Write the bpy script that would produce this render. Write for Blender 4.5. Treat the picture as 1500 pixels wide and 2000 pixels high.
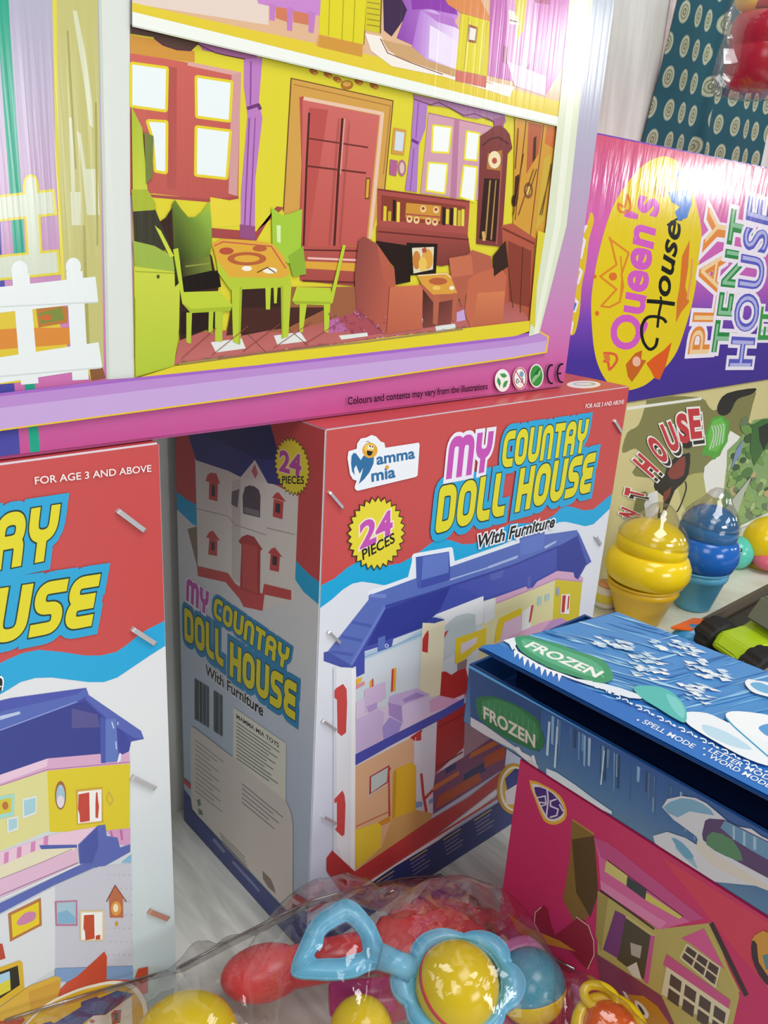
import bpy, bmesh, math, random
from mathutils import Vector, Matrix, noise
from mathutils.geometry import delaunay_2d_cdt
for _o in list(bpy.data.objects): bpy.data.objects.remove(_o)
S = bpy.context.scene
COL = S.collection
random.seed(7)

# ---------------------------------------------------------------- camera
F_PX = 1596.339
YAW, PITCH, ROLL = .74271338, -.33739556, .06275062
CAM = Vector((0, 0, .57767))
_cy, _sy, _cp, _sp, _cr, _sr = math.cos(YAW), math.sin(YAW), math.cos(PITCH), math.sin(PITCH), math.cos(ROLL), math.sin(ROLL)
FWD = Vector((_sy*_cp, _cy*_cp, _sp))
_r0 = Vector((_cy, -_sy, 0)); _u0 = _r0.cross(FWD)
RGT = _cr*_r0 + _sr*_u0
UPV = -_sr*_r0 + _cr*_u0
cd = bpy.data.cameras.new('camera'); cam = bpy.data.objects.new('camera', cd); COL.objects.link(cam)
cd.sensor_fit = 'VERTICAL'; cd.sensor_height = 36; cd.lens = 36*F_PX/2000; cd.clip_start = .01
M = Matrix((RGT, UPV, -FWD)).transposed().to_4x4(); M.translation = CAM
cam.matrix_world = M; S.camera = cam

# ---------------------------------------------------------------- light, exposure
S.view_settings.view_transform = 'Standard'; S.view_settings.look = 'None'
S.view_settings.exposure = 0.0; S.view_settings.gamma = 1; S.view_settings.use_curve_mapping = False
W = bpy.data.worlds.new('world'); S.world = W; W.use_nodes = True
W.node_tree.nodes['Background'].inputs[0].default_value = (.93, .97, 1, 1)
W.node_tree.nodes['Background'].inputs[1].default_value = .14
def area(name, loc, target, sx, sy, power, col=(1, 1, 1)):
    l = bpy.data.lights.new(name, 'AREA'); l.shape = 'RECTANGLE'; l.size = sx; l.size_y = sy; l.energy = power; l.color = col
    o = bpy.data.objects.new(name, l); COL.objects.link(o); o.location = loc
    o.rotation_euler = (Vector(target)-Vector(loc)).to_track_quat('-Z', 'Y').to_euler()
    return o
area('ceiling_lamp_light', (.45, -.55, 2.4), (.45, .3, 0), 1.3, .9, 29, (1, .99, .97))
area('low_front_fill_light', (.5, -1.9, .72), (.35, .4, .1), .9, .5, 17, (.97, .99, 1))  # added fill without a real source, lifts the lower carton fronts
area('side_fill_light', (-1.3, -1.1, 2.0), (.4, .3, .2), 1.0, 1.0, 17, (1, .98, .96))  # added fill from the left, brightens the carton faces turned that way
area('shop_lamp_light', (2.86, -1.40, 1.25), (.55, .43, .7), .15, .24, 5.5, (1, .99, .96))
area('far_lamp_light', (3.58, -.915, .84), (.96, .53, .645), .42, .10, 4.5, (1, .99, .96))
area('tube_lamp_light', (1.7, -2.3, 2.0), (.5, .4, .3), 1.4, .5, 14, (.97, .99, 1))

# ---------------------------------------------------------------- helpers
def lin(h):
    h = h.lstrip('#')
    o = []
    for i in (0, 2, 4):
        c = int(h[i:i+2], 16)/255
        o.append(c/12.92 if c <= .04045 else ((c+.055)/1.055)**2.4)
    return tuple(o)
def ray(x, y): return (FWD + (x-750)/F_PX*RGT + (1000-y)/F_PX*UPV).normalized()
def on_plane(x, y, p, n):
    d = ray(x, y); return CAM + d*((p-CAM).dot(n)/d.dot(n))
def on_z(x, y, z): return on_plane(x, y, Vector((0, 0, z)), Vector((0, 0, 1)))
def mpp(P): return (P-CAM).dot(FWD)/F_PX
def tag(o, label, cat, group=None):
    o['label'] = label; o['category'] = cat
    if group: o['group'] = group
    return o
def thing(name, loc, label, cat, group=None):
    o = bpy.data.objects.new(name, None); COL.objects.link(o); o.location = loc; o.empty_display_size = .02
    return tag(o, label, cat, group)
def link(name, me, mat, parent=None, smooth=False):
    for m in (mat if isinstance(mat, list) else [mat]): me.materials.append(m)
    o = bpy.data.objects.new(name, me); COL.objects.link(o)
    if parent:
        o.parent = parent; o.matrix_parent_inverse = Matrix.Translation(-Vector(parent.location))
    if smooth:
        for f in me.polygons: f.use_smooth = True
    return o
def from_bm(name, bm, mat, parent=None, smooth=False):
    me = bpy.data.meshes.new(name); bmesh.ops.recalc_face_normals(bm, faces=bm.faces[:]); bm.to_mesh(me); bm.free()
    return link(name, me, mat, parent, smooth)
def mat(name, col, rough=.4, **k):
    m = bpy.data.materials.new(name); m.use_nodes = True; n = m.node_tree.nodes; b = n['Principled BSDF']
    b.inputs['Base Color'].default_value = (*(lin(col) if isinstance(col, str) else col), 1); b.inputs['Roughness'].default_value = rough
    for key, v in k.items():
        b.inputs[key.replace('_', ' ')].default_value = v
    return m
def add_bump(m, scale, strength, dist=.001, sx=(1, 1, 1), detail=3):
    nt = m.node_tree; n = nt.nodes; L = nt.links
    tc = n.new('ShaderNodeTexCoord'); mp = n.new('ShaderNodeMapping'); mp.inputs['Scale'].default_value = sx
    nz = n.new('ShaderNodeTexNoise'); nz.inputs['Scale'].default_value = scale; nz.inputs['Detail'].default_value = detail
    bp = n.new('ShaderNodeBump'); bp.inputs['Strength'].default_value = strength; bp.inputs['Distance'].default_value = dist
    L.new(tc.outputs['Object'], mp.inputs[0]); L.new(mp.outputs[0], nz.inputs['Vector']); L.new(nz.outputs['Fac'], bp.inputs['Height'])
    L.new(bp.outputs[0], n['Principled BSDF'].inputs['Normal'])
    return m
def print_mat(name, rough, bscale, bstr, sx, coat=0):
    m = mat(name, '#ffffff', rough)
    n = m.node_tree.nodes; a = n.new('ShaderNodeVertexColor'); a.layer_name = 'ink'
    m.node_tree.links.new(a.outputs['Color'], n['Principled BSDF'].inputs['Base Color'])
    n['Principled BSDF'].inputs['Coat Weight'].default_value = coat; n['Principled BSDF'].inputs['Coat Roughness'].default_value = .14
    add_bump(m, bscale, bstr, .001, sx)
    return m
PRINT = print_mat('printed_card', .38, 60, .12, (1, 1, .06))
GLOSSY = print_mat('laminated_print', .17, 260, .16, (1, 1, .02))
TENT = print_mat('laminated_tent_print', .14, 110, .5, (1, 1, .16))
FOIL = print_mat('glossy_game_print', .30, 40, .06, (1, 1, 1))
EDGE = mat('raw_card_edge', '#c9b79a', .8)
STEEL = mat('staple_steel', '#c9cacc', .4, Metallic=.55)
COPPER = mat('staple_copper', '#c4907c', .4, Metallic=.4)

def pts(s):
    if not isinstance(s, str): return [tuple(p) for p in s]
    return [tuple(float(v) for v in t.split(',')) for t in s.split()]
def catmull(P, n=6, closed=True):
    out = []; N = len(P)
    for i in range(N if closed else N-1):
        g = lambda k: P[k % N] if closed else P[max(0, min(N-1, k))]
        a, b, c, d = g(i-1), g(i), g(i+1), g(i+2)
        for j in range(n):
            t = j/n; out.append(tuple(.5*(2*b[k]+(c[k]-a[k])*t+(2*a[k]-5*b[k]+4*c[k]-d[k])*t*t+(3*b[k]-a[k]-3*c[k]+d[k])*t**3) for k in (0, 1)))
    if not closed: out.append(P[-1])
    return out
def offs(P, w, closed=False, cap=0):
    """left and right outlines of a polyline of half width w, mitred"""
    P = [Vector(p) for p in P]
    Q = [P[0]]
    for p in P[1:]:
        if (p-Q[-1]).length > 1e-6: Q.append(p)
    P = Q; N = len(P)
    if cap and not closed:
        P[0] = P[0]-(P[1]-P[0]).normalized()*cap; P[-1] = P[-1]+(P[-1]-P[-2]).normalized()*cap
    L = []; R = []
    for i in range(N):
        d1 = (P[i]-P[i-1]) if (i or closed) else (P[1]-P[0]); d2 = (P[(i+1) % N]-P[i]) if (i < N-1 or closed) else d1
        d1 = d1.normalized(); d2 = d2.normalized()
        n1 = Vector((-d1.y, d1.x)); n2 = Vector((-d2.y, d2.x)); m = n1+n2
        m = m.normalized() if m.length > .2 else n1
        k = w/max(.45, m.dot(n1)); L.append(P[i]+m*k); R.append(P[i]-m*k)
    return L, R
def stroke_quads(P, w, closed=False, cap=0):
    L, R = offs(P, w, closed, cap); N = len(L)
    return [[L[i], R[i], R[(i+1) % N], L[(i+1) % N]] for i in range(N if closed else N-1)]
def seg_polys(P, w, closed=False, cap=0):
    """rectangles along a polyline plus round joints"""
    P = [Vector(p) for p in P]; Q = [P[0]]
    for p in P[1:]:
        if (p-Q[-1]).length > 1e-6: Q.append(p)
    P = Q; N = len(P)
    if N < 2: return []
    if cap and not closed: P[0] = P[0]-(P[1]-P[0]).normalized()*cap; P[-1] = P[-1]+(P[-1]-P[-2]).normalized()*cap
    out = []
    for i in range(N if closed else N-1):
        a, b = P[i], P[(i+1) % N]; d = (b-a).normalized(); n = Vector((-d.y, d.x))*w
        out.append([a+n, a-n, b-n, b+n])
    for i in range(N):
        if not closed and i in (0, N-1): continue
        d1 = P[i]-P[i-1]; d2 = P[(i+1) % N]-P[i]
        if d1.angle(d2, 0) < .02: continue
        m = 12; out.append([P[i]+Vector((math.cos(2*math.pi*(k+.5)/m), math.sin(2*math.pi*(k+.5)/m)))*w for k in range(m)])
    return out
def rounded(P, r, closed=False, n=5):
    P = [Vector(p) for p in P]; N = len(P); out = []
    for i in range(N):
        if not closed and i in (0, N-1): out.append(P[i]); continue
        a, b, c = P[i-1], P[i], P[(i+1) % N]
        rr = min(r, (a-b).length*.5, (c-b).length*.5)
        p0 = b+(a-b).normalized()*rr; p1 = b+(c-b).normalized()*rr
        for j in range(n+1):
            t = j/n; out.append((1-t)**2*p0+2*t*(1-t)*b+t*t*p1)
    return out
_fc = {}
def glyphs(s, off=0, shear=0, sp=1):
    key = (s, off, shear, sp)
    if key in _fc: return _fc[key]
    c = bpy.data.curves.new('t', 'FONT'); c.body = s; c.size = 1; c.fill_mode = 'FRONT'; c.offset = off; c.shear = shear; c.space_character = sp; c.resolution_u = 4
    o = bpy.data.objects.new('t', c); COL.objects.link(o)
    me = o.evaluated_get(bpy.context.evaluated_depsgraph_get()).to_mesh()
    V = [v.co.to_2d() for v in me.vertices]; Fs = [list(p.vertices) for p in me.polygons]
    o.to_mesh_clear(); bpy.data.objects.remove(o); bpy.data.curves.remove(c)
    _fc[key] = (V, Fs); return V, Fs
CAPH = max(v.y for v in glyphs('H')[0])
# rounded block lettering: centre lines in a box of height 1
A_ = .122
def TL(ch, w):
    a = A_; b = 1-A_; q = w-A_
    return {
     'C': [([(w, b), (a, b), (a, a), (w, a)], 0)], 'O': [([(a, a), (a, b), (q, b), (q, a)], 1)],
     'U': [([(a, 1), (a, a), (q, a), (q, 1)], 0)], 'N': [([(a, 0), (a, b), (q, b), (q, 0)], 0)],
     'T': [([(0, b), (w, b)], 0), ([(w/2, b), (w/2, 0)], 0)],
     'R': [([(a, 0), (a, b), (q, b), (q, .46), (a, .46)], 0), ([(w*.45, .46), (q, .46), (q, 0)], 0)],
     'Y': [([(a, 1), (a, .47), (q, .47), (q, 1)], 0), ([(w/2, .47), (w/2, 0)], 0)],
     'D': [([(a, a), (a, a+.05), (a, b-.05), (a, b), (a+.05, b), (q, b), (q, a), (a+.05, a)], 1)], 'L': [([(a, 1), (a, a), (w, a)], 0)],
     'H': [([(a, 0), (a, 1)], 0), ([(q, 0), (q, 1)], 0), ([(a, .5), (q, .5)], 0)],
     'S': [([(w, b), (a, b), (a, .5), (q, .5), (q, a), (0, a)], 0)],
     'E': [([(w, b), (a, b), (a, .53), (w*.95, .53)], 0), ([(w*.95, .47), (a, .47), (a, a), (w, a)], 0)],
     'M': [([(a, 0), (a, b), (w/2, b), (w/2, 0)], 0), ([(w/2, .3), (w/2, b), (q, b), (q, 0)], 0)]}[ch]
LW = dict(C=.66, O=.74, U=.74, N=.72, T=.66, R=.72, Y=.74, D=.72, L=.58, H=.72, S=.66, E=.64, M=1.1)

def in_poly(p, Q):
    c = False
    for i in range(len(Q)):
        a, b = Q[i-1], Q[i]
        if (a[1] > p.y) != (b[1] > p.y) and p.x < (b[0]-a[0])*(p.y-a[1])/(b[1]-a[1])+a[0]: c = not c
    return c
class Face:
    """a printed plane: artwork is laid on it in layers a few microns apart"""
    def __init__(s, p, n, u, lo, hi, eps=6e-6):
        s.P = Vector(p); s.n = Vector(n).normalized(); s.u = Vector(u).normalized(); s.v = s.n.cross(s.u)
        if s.v.z < -1e-6: s.v = -s.v
        s.lo, s.hi = lo, hi; s.eps = eps; s.k = 0; s.V = []; s.F = []; s.C = []
    def loc(s, x, y):
        d = on_plane(x, y, s.P, s.n)-s.P; return Vector((d.dot(s.u), d.dot(s.v)))
    def clip(s, Q):
        for ax, lim, sg in ((0, s.lo[0], 1), (0, s.hi[0], -1), (1, s.lo[1], 1), (1, s.hi[1], -1)):
            if all(sg*(q[ax]-lim) >= 0 for q in Q): continue
            R = []
            for i in range(len(Q)):
                a, b = Q[i-1], Q[i]; da, db = sg*(a[ax]-lim), sg*(b[ax]-lim)
                if (da >= 0) != (db >= 0): R.append(a+(b-a)*(da/(da-db)))
                if db >= 0: R.append(b)
            Q = R
            if len(Q) < 3: return []
        return Q
    def raw(s, col, Q):
        """Q in face coordinates (metres)"""
        Q = s.clip([Vector(q) for q in Q])
        if len(Q) < 3: return
        ar = sum(Q[i-1].x*Q[i].y-Q[i].x*Q[i-1].y for i in range(len(Q)))
        if abs(ar) < 1e-10: return
        if (ar > 0) != (s.u.cross(s.v).dot(s.n) > 0): Q = Q[::-1]
        b = len(s.V); o = s.n*(s.k*s.eps+2e-5)
        s.V += [s.P+s.u*q.x+s.v*q.y+o for q in Q]; s.F.append(list(range(b, b+len(Q))))
        c = [col(q) for q in Q] if callable(col) else [lin(col)]*len(Q)
        s.C += c
    def p(s, col, P, sm=0, up=1):
        P = pts(P); P = catmull(P, sm) if sm else P
        s.k += up; s.raw(col, [s.loc(*q) for q in P])
    def many(s, col, *Ps):
        s.k += 1; s.union(col, [[s.loc(*q) for q in pts(P)] for P in Ps])
    def union(s, col, polys):
        """lay overlapping outlines down as one sheet of non-overlapping faces"""
        if len(polys) == 1: return s.raw(col, polys[0])
        V = []; Fc = []
        for Q in polys:
            if sum(Q[i-1][0]*Q[i][1]-Q[i][0]*Q[i-1][1] for i in range(len(Q))) < 0: Q = Q[::-1]
            b = len(V); V += [Vector((q[0]*1000, q[1]*1000)) for q in Q]; Fc.append(list(range(b, len(V))))
        vv, _, ff, _, _, of = delaunay_2d_cdt(V, [], Fc, 1, 1e-5)
        bb = [(min(q[0] for q in Q), max(q[0] for q in Q), min(q[1] for q in Q), max(q[1] for q in Q)) for Q in polys]
        for f_ in ff:
            T = [vv[i]/1000 for i in f_]; c = sum(T, Vector((0, 0)))/len(T)
            if any(b[0] <= c.x <= b[1] and b[2] <= c.y <= b[3] and in_poly(c, Q) for b, Q in zip(bb, polys)): s.raw(col, T)
    def line(s, col, P, w, closed=False, sm=0, cap=0):
        P = pts(P); P = catmull(P, sm, closed) if sm else P
        s.k += 1
        s.union(col, [[s.loc(*t) for t in q] for q in seg_polys(P, w/2, closed, cap)])
    def ell(s, col, x, y, rx, ry, a=0, n=28, up=1):
        ca, sa = math.cos(a), math.sin(a)
        s.p(col, [(x+rx*math.cos(t)*ca-ry*math.sin(t)*sa, y+rx*math.cos(t)*sa+ry*math.sin(t)*ca) for t in [2*math.pi*i/n for i in range(n)]], up=up)
    def ring(s, col, x, y, rx, ry, w, n=28):
        s.line(col, [(x+rx*math.cos(2*math.pi*i/n), y+ry*math.sin(2*math.pi*i/n)) for i in range(n)], w, True)
    def t(s, txt, BL, BR, TLp, col, outs=(), off=.0, shear=0, sp=1):
        """sans lettering: baseline from BL to BR, cap height to TLp (photo pixels)"""
        b, r, u = s.loc(*BL), s.loc(*BR), s.loc(*TLp)
        V0, _ = glyphs(txt, off, shear, sp); x0 = min(v.x for v in V0); w = max(v.x for v in V0)-x0
        for o, c in list(outs)+[(off, col)]:
            V, Fs = glyphs(txt, o, shear, sp); s.k += 1
            s.union(c, [[b+(r-b)*((V[i].x-x0)/w)+(u-b)*(V[i].y/CAPH) for i in f] for f in Fs])
    def block(s, txt, BL, BR, TLp, layers, gap=.07, lw=None):
        """rounded block title lettering"""
        b, r, u = s.loc(*BL), s.loc(*BR), s.loc(*TLp)
        tot = sum(((lw or LW).get(c, .35))+gap for c in txt)-gap
        for half, col in layers:
            x = 0; s.k += 1; e = half-A_
            for ch in txt:
                w = LW.get(ch, .35)
                if ch != ' ':
                    s.union(col, [[b+(r-b)*((x+t.x)/tot)+(u-b)*t.y for t in q] for P, cl in TL(ch, w) for q in seg_polys(rounded(P, .3, cl), half, cl, max(0, e))])
                    s.k += .5
                x += w+gap
    def gp(s, c1, c2, P, A, B, sm=0):
        """outline filled with a printed blend from colour c1 at A to c2 at B"""
        P = pts(P); P = catmull(P, sm) if sm else P
        a, b = s.loc(*A), s.loc(*B); d = b-a; k1, k2 = lin(c1), lin(c2); s.k += 1
        def f(q):
            t = max(0, min(1, (q-a).dot(d)/d.length_squared)); return tuple(k1[i]*(1-t)+k2[i]*t for i in range(3))
        s.raw(f, [s.loc(*q) for q in P])
    def grad(s, stops, n=24):
        """printed vertical colour ramp over the whole face; stops = [(v metres, hex)]"""
        s.k += 1
        st = [(v, lin(c)) for v, c in stops]
        def f(q):
            v = q.y
            if v <= st[0][0]: return st[0][1]
            for (a, ca), (b, cb) in zip(st, st[1:]):
                if v <= b: t = (v-a)/(b-a); return tuple(ca[i]*(1-t)+cb[i]*t for i in range(3))
            return st[-1][1]
        for i in range(n):
            a = s.lo[1]+(s.hi[1]-s.lo[1])*i/n; b = s.lo[1]+(s.hi[1]-s.lo[1])*(i+1)/n
            s.raw(f, [(s.lo[0], a), (s.hi[0], a), (s.hi[0], b), (s.lo[0], b)])
    def base(s, col):
        s.k += 1; s.raw(col, [s.lo, (s.hi[0], s.lo[1]), s.hi, (s.lo[0], s.hi[1])])
    def done(s, name, parent, m):
        me = bpy.data.meshes.new(name); me.from_pydata([tuple(v) for v in s.V], [], s.F)
        a = me.color_attributes.new('ink', 'FLOAT_COLOR', 'CORNER')
        flat = []
        for c in s.C: flat += [c[0], c[1], c[2], 1]
        a.data.foreach_set('color', flat); me.update()
        return link(name, me, m, parent)

def carton(name, parent, x0, x1, y0, y1, z0, z1, cols, m, bev=.0012):
    """closed box; cols = colour of (-x, +x, -y, +y, -z, +z) faces"""
    bm = bmesh.new(); bmesh.ops.create_cube(bm, size=1)
    for v in bm.verts: v.co = Vector(((x0+x1)/2+v.co.x*(x1-x0), (y0+y1)/2+v.co.y*(y1-y0), (z0+z1)/2+v.co.z*(z1-z0)))
    bmesh.ops.bevel(bm, geom=bm.edges[:], offset=bev, segments=2, affect='EDGES')
    bm.normal_update(); la = bm.loops.layers.float_color.new('ink')
    for f in bm.faces:
        n = f.normal; i = max(range(3), key=lambda k: abs(n[k])); c = lin(cols[2*i+(1 if n[i] > 0 else 0)])
        for l in f.loops: l[la] = (*c, 1)
    return from_bm(name, bm, m, parent)
def prism(P3, n, d):
    """extrude a closed outline of 3-D points by d along n, into a bmesh"""
    bm = bmesh.new(); n = Vector(n).normalized()
    A = [bm.verts.new(p) for p in P3]; B = [bm.verts.new(Vector(p)+n*d) for p in P3]; N = len(A)
    bm.faces.new(A); bm.faces.new(B[::-1])
    for i in range(N): bm.faces.new((A[i], A[(i+1) % N], B[(i+1) % N], B[i]))
    return bm
def ring_prism(O3, I3, n, d):
    bm = bmesh.new(); n = Vector(n).normalized(); N = len(O3)
    def vs(P, k): return [bm.verts.new(Vector(p)+n*k) for p in P]
    oa, ob, ia, ib = vs(O3, 0), vs(O3, d), vs(I3, 0), vs(I3, d)
    for i in range(N):
        j = (i+1) % N
        for q in ((oa[i], oa[j], ob[j], ob[i]), (ia[j], ia[i], ib[i], ib[j]), (ob[i], ob[j], ib[j], ib[i]), (oa[j], oa[i], ia[i], ia[j])): bm.faces.new(q)
    return bm
def bevel_all(bm, r, seg=3, ang=.6):
    bm.normal_update(); bmesh.ops.recalc_face_normals(bm, faces=bm.faces[:])
    E = [e for e in bm.edges if len(e.link_faces) == 2 and e.calc_face_angle(0) > ang]
    bmesh.ops.bevel(bm, geom=E, offset=r, segments=seg, affect='EDGES', clamp_overlap=True); return bm
def lathe(prof, c, n=40, tilt=None, wob=None):
    bm = bmesh.new(); rings = []
    T = tilt or Matrix.Identity(3)
    for r, z in prof:
        rings.append([bm.verts.new(Vector(c)+T @ Vector(((r+(wob(2*math.pi*i/n, z) if wob else 0))*math.cos(2*math.pi*i/n), (r+(wob(2*math.pi*i/n, z) if wob else 0))*math.sin(2*math.pi*i/n), z))) for i in range(n)])
    for a, b in zip(rings, rings[1:]):
        for i in range(n): bm.faces.new((a[i], a[(i+1) % n], b[(i+1) % n], b[i]))
    if prof[0][0] > 1e-5: bm.faces.new(rings[0][::-1])
    if prof[-1][0] > 1e-5: bm.faces.new(rings[-1])
    bmesh.ops.remove_doubles(bm, verts=bm.verts[:], dist=1e-6)
    return bm
def ball(c, r, n=32, sc=(1, 1, 1), rot=None):
    bm = bmesh.new(); bmesh.ops.create_uvsphere(bm, u_segments=n, v_segments=n//2, radius=r)
    for v in bm.verts:
        q = Vector((v.co.x*sc[0], v.co.y*sc[1], v.co.z*sc[2])); v.co = Vector(c)+(rot @ q if rot else q)
    return bm
def tube(P, r, n=10, closed=False):
    bm = bmesh.new(); P = [Vector(p) for p in P]; N = len(P); rings = []
    for i, p in enumerate(P):
        d = ((P[(i+1) % N] if closed or i < N-1 else p)-(P[i-1] if closed or i else p)).normalized()
        a = d.orthogonal().normalized() if i == 0 else (a-d*a.dot(d)).normalized()
        b = d.cross(a); rr = r[i] if isinstance(r, (list, tuple)) else r
        rings.append([bm.verts.new(p+(a*math.cos(2*math.pi*k/n)+b*math.sin(2*math.pi*k/n))*rr) for k in range(n)])
    for i in range(N if closed else N-1):
        A, B = rings[i], rings[(i+1) % N]
        for k in range(n): bm.faces.new((A[k], A[(k+1) % n], B[(k+1) % n], B[k]))
    if not closed: bm.faces.new(rings[0][::-1]); bm.faces.new(rings[-1])
    return bm
def staple(parent, face, a, b, m=STEEL, w=8):
    """a wide flat wire staple bridging two holes on a printed panel"""
    A, B = on_plane(*a, face.P, face.n), on_plane(*b, face.P, face.n); n = face.n; d = (B-A).normalized(); s = d.cross(n).normalized()
    h = w*mpp((A+B)/2)/2*.8; bm = bmesh.new()
    prof = [A-n*.001, A+n*.0016+d*.0008, A+n*.0022+d*.002, B+n*.0022-d*.002, B+n*.0016-d*.0008, B-n*.001]
    R = [[bm.verts.new(p+s*h), bm.verts.new(p-s*h), bm.verts.new(p-s*h*.8-n*.0007), bm.verts.new(p+s*h*.8-n*.0007)] for p in prof]
    for x, y in zip(R, R[1:]):
        for k in range(4): bm.faces.new((x[k], x[(k+1) % 4], y[(k+1) % 4], y[k]))
    return from_bm('staple', bm, m, parent)
X, Y, Z = Vector((1, 0, 0)), Vector((0, 1, 0)), Vector((0, 0, 1))

# ---------------------------------------------------------------- the setting
def wood_mat(name, base, dark, axis):
    m = mat(name, base, .45); nt = m.node_tree; n = nt.nodes
    tc = n.new('ShaderNodeTexCoord'); mp = n.new('ShaderNodeMapping'); mp.inputs['Scale'].default_value = axis
    nz = n.new('ShaderNodeTexNoise'); nz.inputs['Scale'].default_value = 9; nz.inputs['Detail'].default_value = 6; nz.inputs['Distortion'].default_value = .6
    cr = n.new('ShaderNodeValToRGB'); cr.color_ramp.elements[0].position = .36; cr.color_ramp.elements[1].position = .62
    cr.color_ramp.elements[0].color = (*lin(dark), 1); cr.color_ramp.elements[1].color = (*lin(base), 1)
    nt.links.new(tc.outputs['Object'], mp.inputs[0]); nt.links.new(mp.outputs[0], nz.inputs['Vector'])
    nt.links.new(nz.outputs['Fac'], cr.inputs[0]); nt.links.new(cr.outputs[0], n['Principled BSDF'].inputs['Base Color'])
    return m
def slab(name, x0, x1, y0, y1, z0, z1, m, parent=None, bev=0):
    bm = bmesh.new(); bmesh.ops.create_cube(bm, size=1)
    for v in bm.verts: v.co = Vector(((x0+x1)/2+v.co.x*(x1-x0), (y0+y1)/2+v.co.y*(y1-y0), (z0+z1)/2+v.co.z*(z1-z0)))
    if bev: bmesh.ops.bevel(bm, geom=bm.edges[:], offset=bev, segments=2, affect='EDGES')
    return from_bm(name, bm, m, parent)
WALLY = .632
o = slab('floor', -1.2, 2.6, -.9, WALLY, -.03, 0, wood_mat('grey_laminate', '#e2e4de', '#c3c6be', (7, .9, 1))); o['kind'] = 'structure'
o = slab('wall_back', -1.2, 2.6, WALLY, WALLY+.03, -.03, 1.5, wood_mat('grey_wall_laminate', '#d6d9d4', '#c2c4bd', (5, 1, .5))); o['kind'] = 'structure'
# pale trim strip running down the wall beside the teal cloth
P0, P1 = on_plane(1322, 0, Vector((0, WALLY-.004, 0)), Y), on_plane(1268, 270, Vector((0, WALLY-.004, 0)), Y)
o = slab('trim_1', P1.x+.004, P1.x+.045, WALLY-.005, WALLY, 0, 1.5, wood_mat('pale_trim', '#dcd6d2', '#cbc3bf', (3, 1, 3)), None, .0015); o['kind'] = 'structure'
# ---------------------------------------------------------------- doll house cartons
RED, CY, WH, YE, DG = '#c64b49', '#1ea6d8', '#dfe2e9', '#e0d426', '#15392e'
BLU, BL2, BL3, MAG, NAVY = '#4450a8', '#5b70bb', '#333c92', '#c54fb0', '#2e3a78'
TITLE = [(.30, '#27a4d4'), (.146, DG), (.114, YE)]
MYL = [(.22, '#ece6f0'), (.122, MAG)]
HB, WB, DB = .45, .35503, .20688
BX, BY = .32044, .40991
def starburst(f, x, y, rx, ry, n=28, tilt=0):
    def P(k): return [(x+rx*r*math.cos(a)+tilt*ry*r*math.sin(a), y+ry*r*math.sin(a)) for i in range(n) for a, r in ((2*math.pi*i/n, 1.0*k), (2*math.pi*(i+.5)/n, .87*k))]
    f.p('#3a3418', P(1.02)); f.p('#e6d433', P(.97))

# --- centre carton -----------------------------------------------------------
BOXL = 'red, blue and white doll house carton standing whole in the middle under the pink carton'
tb = thing('doll_house_carton', (BX+WB/2, BY+DB/2, 0), BOXL, 'toy box', 'red and white doll house cartons')
carton('carton', tb, BX, BX+WB, BY, BY+DB, 0, HB, [WH, WH, WH, WH, '#b9a98c', RED], PRINT)
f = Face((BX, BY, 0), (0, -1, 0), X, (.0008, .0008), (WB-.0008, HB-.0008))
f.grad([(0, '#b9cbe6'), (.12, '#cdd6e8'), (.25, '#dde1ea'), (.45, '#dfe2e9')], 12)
redb = '626,1144 653,1130 678,1109 700,1096 725,1098 752,1105 782,1100 808,1086 846,1058 861,1052 880,1055 904,1063 925,1062 950,1050 977,1032 1000,1022 1030,1022 1060,1018 1081,1007 1095,993 1105,988 1121,991 1140,997 1159,995 1180,977 1203,958'
cyb = '1199,986 1175,1009 1159,1024 1143,1028 1127,1024 1105,1019 1092,1020 1081,1025 1040,1045 993,1058 967,1073 887,1100 850,1112 800,1128 771,1139 749,1143 728,1139 707,1136 688,1140 669,1152 648,1171 622,1190'
f.p(CY, redb+' '+cyb)
f.p(RED, '630,820 1240,740 1225,800 '+' '.join(reversed(redb.split())))
# roof
roof = '632,1283 640,1272 720,1171 720,1163 813,1129 812,1088 877,1077 879,1107 1015,1060 1015,1052 1063,1036 1064,1044 1127,1035 1140,1071 1155,1097 1144,1105 1129,1132 1122,1128 1120,1118 1088,1115 1049,1136 1041,1147 1030,1150 1028,1145 970,1166 944,1174 943,1164 851,1200 824,1227 768,1248 765,1264 737,1273 737,1264 712,1272 712,1315 696,1323 695,1301 680,1308 632,1291'
f.line('#e9edf4', '720,1163 813,1129 812,1088 877,1077 879,1107 1015,1060', 15)
f.line('#e9edf4', '800,1133 812,1085 880,1073 884,1100', 9)
f.p('#cdd6de', '694,1323 712,1272 851,1200 944,1164 970,1166 1088,1116 1137,1132 1120,1270 940,1400 693,1490')
f.p('#dcd6a4', '944,1174 970,1166 1049,1136 1088,1116 1086,1290 930,1330')
f.p('#cfbf3c', '1085,1118 1138,1128 1125,1260 1076,1260')
f.p('#d2a6c6', '968,1166 1049,1136 1088,1115 1122,1117 1139,1128 1138,1137 1086,1132 1049,1148 969,1180')
f.many('#c193bb', '969,1177 1049,1145 1086,1129 1086,1132 1049,1148 969,1180', '1086,1129 1138,1134 1138,1137 1086,1132')
f.p(BLU, roof)
f.p('#4a56ae', '880,1140 1000,1100 1090,1072 1085,1110 1028,1143 945,1168')
f.p(BL3, '752,1190 835,1160 880,1145 860,1190 824,1225 768,1246 716,1262')
f.p(BL2, '632,1274 640,1272 720,1171 752,1178 748,1190 684,1304 632,1286')
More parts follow.
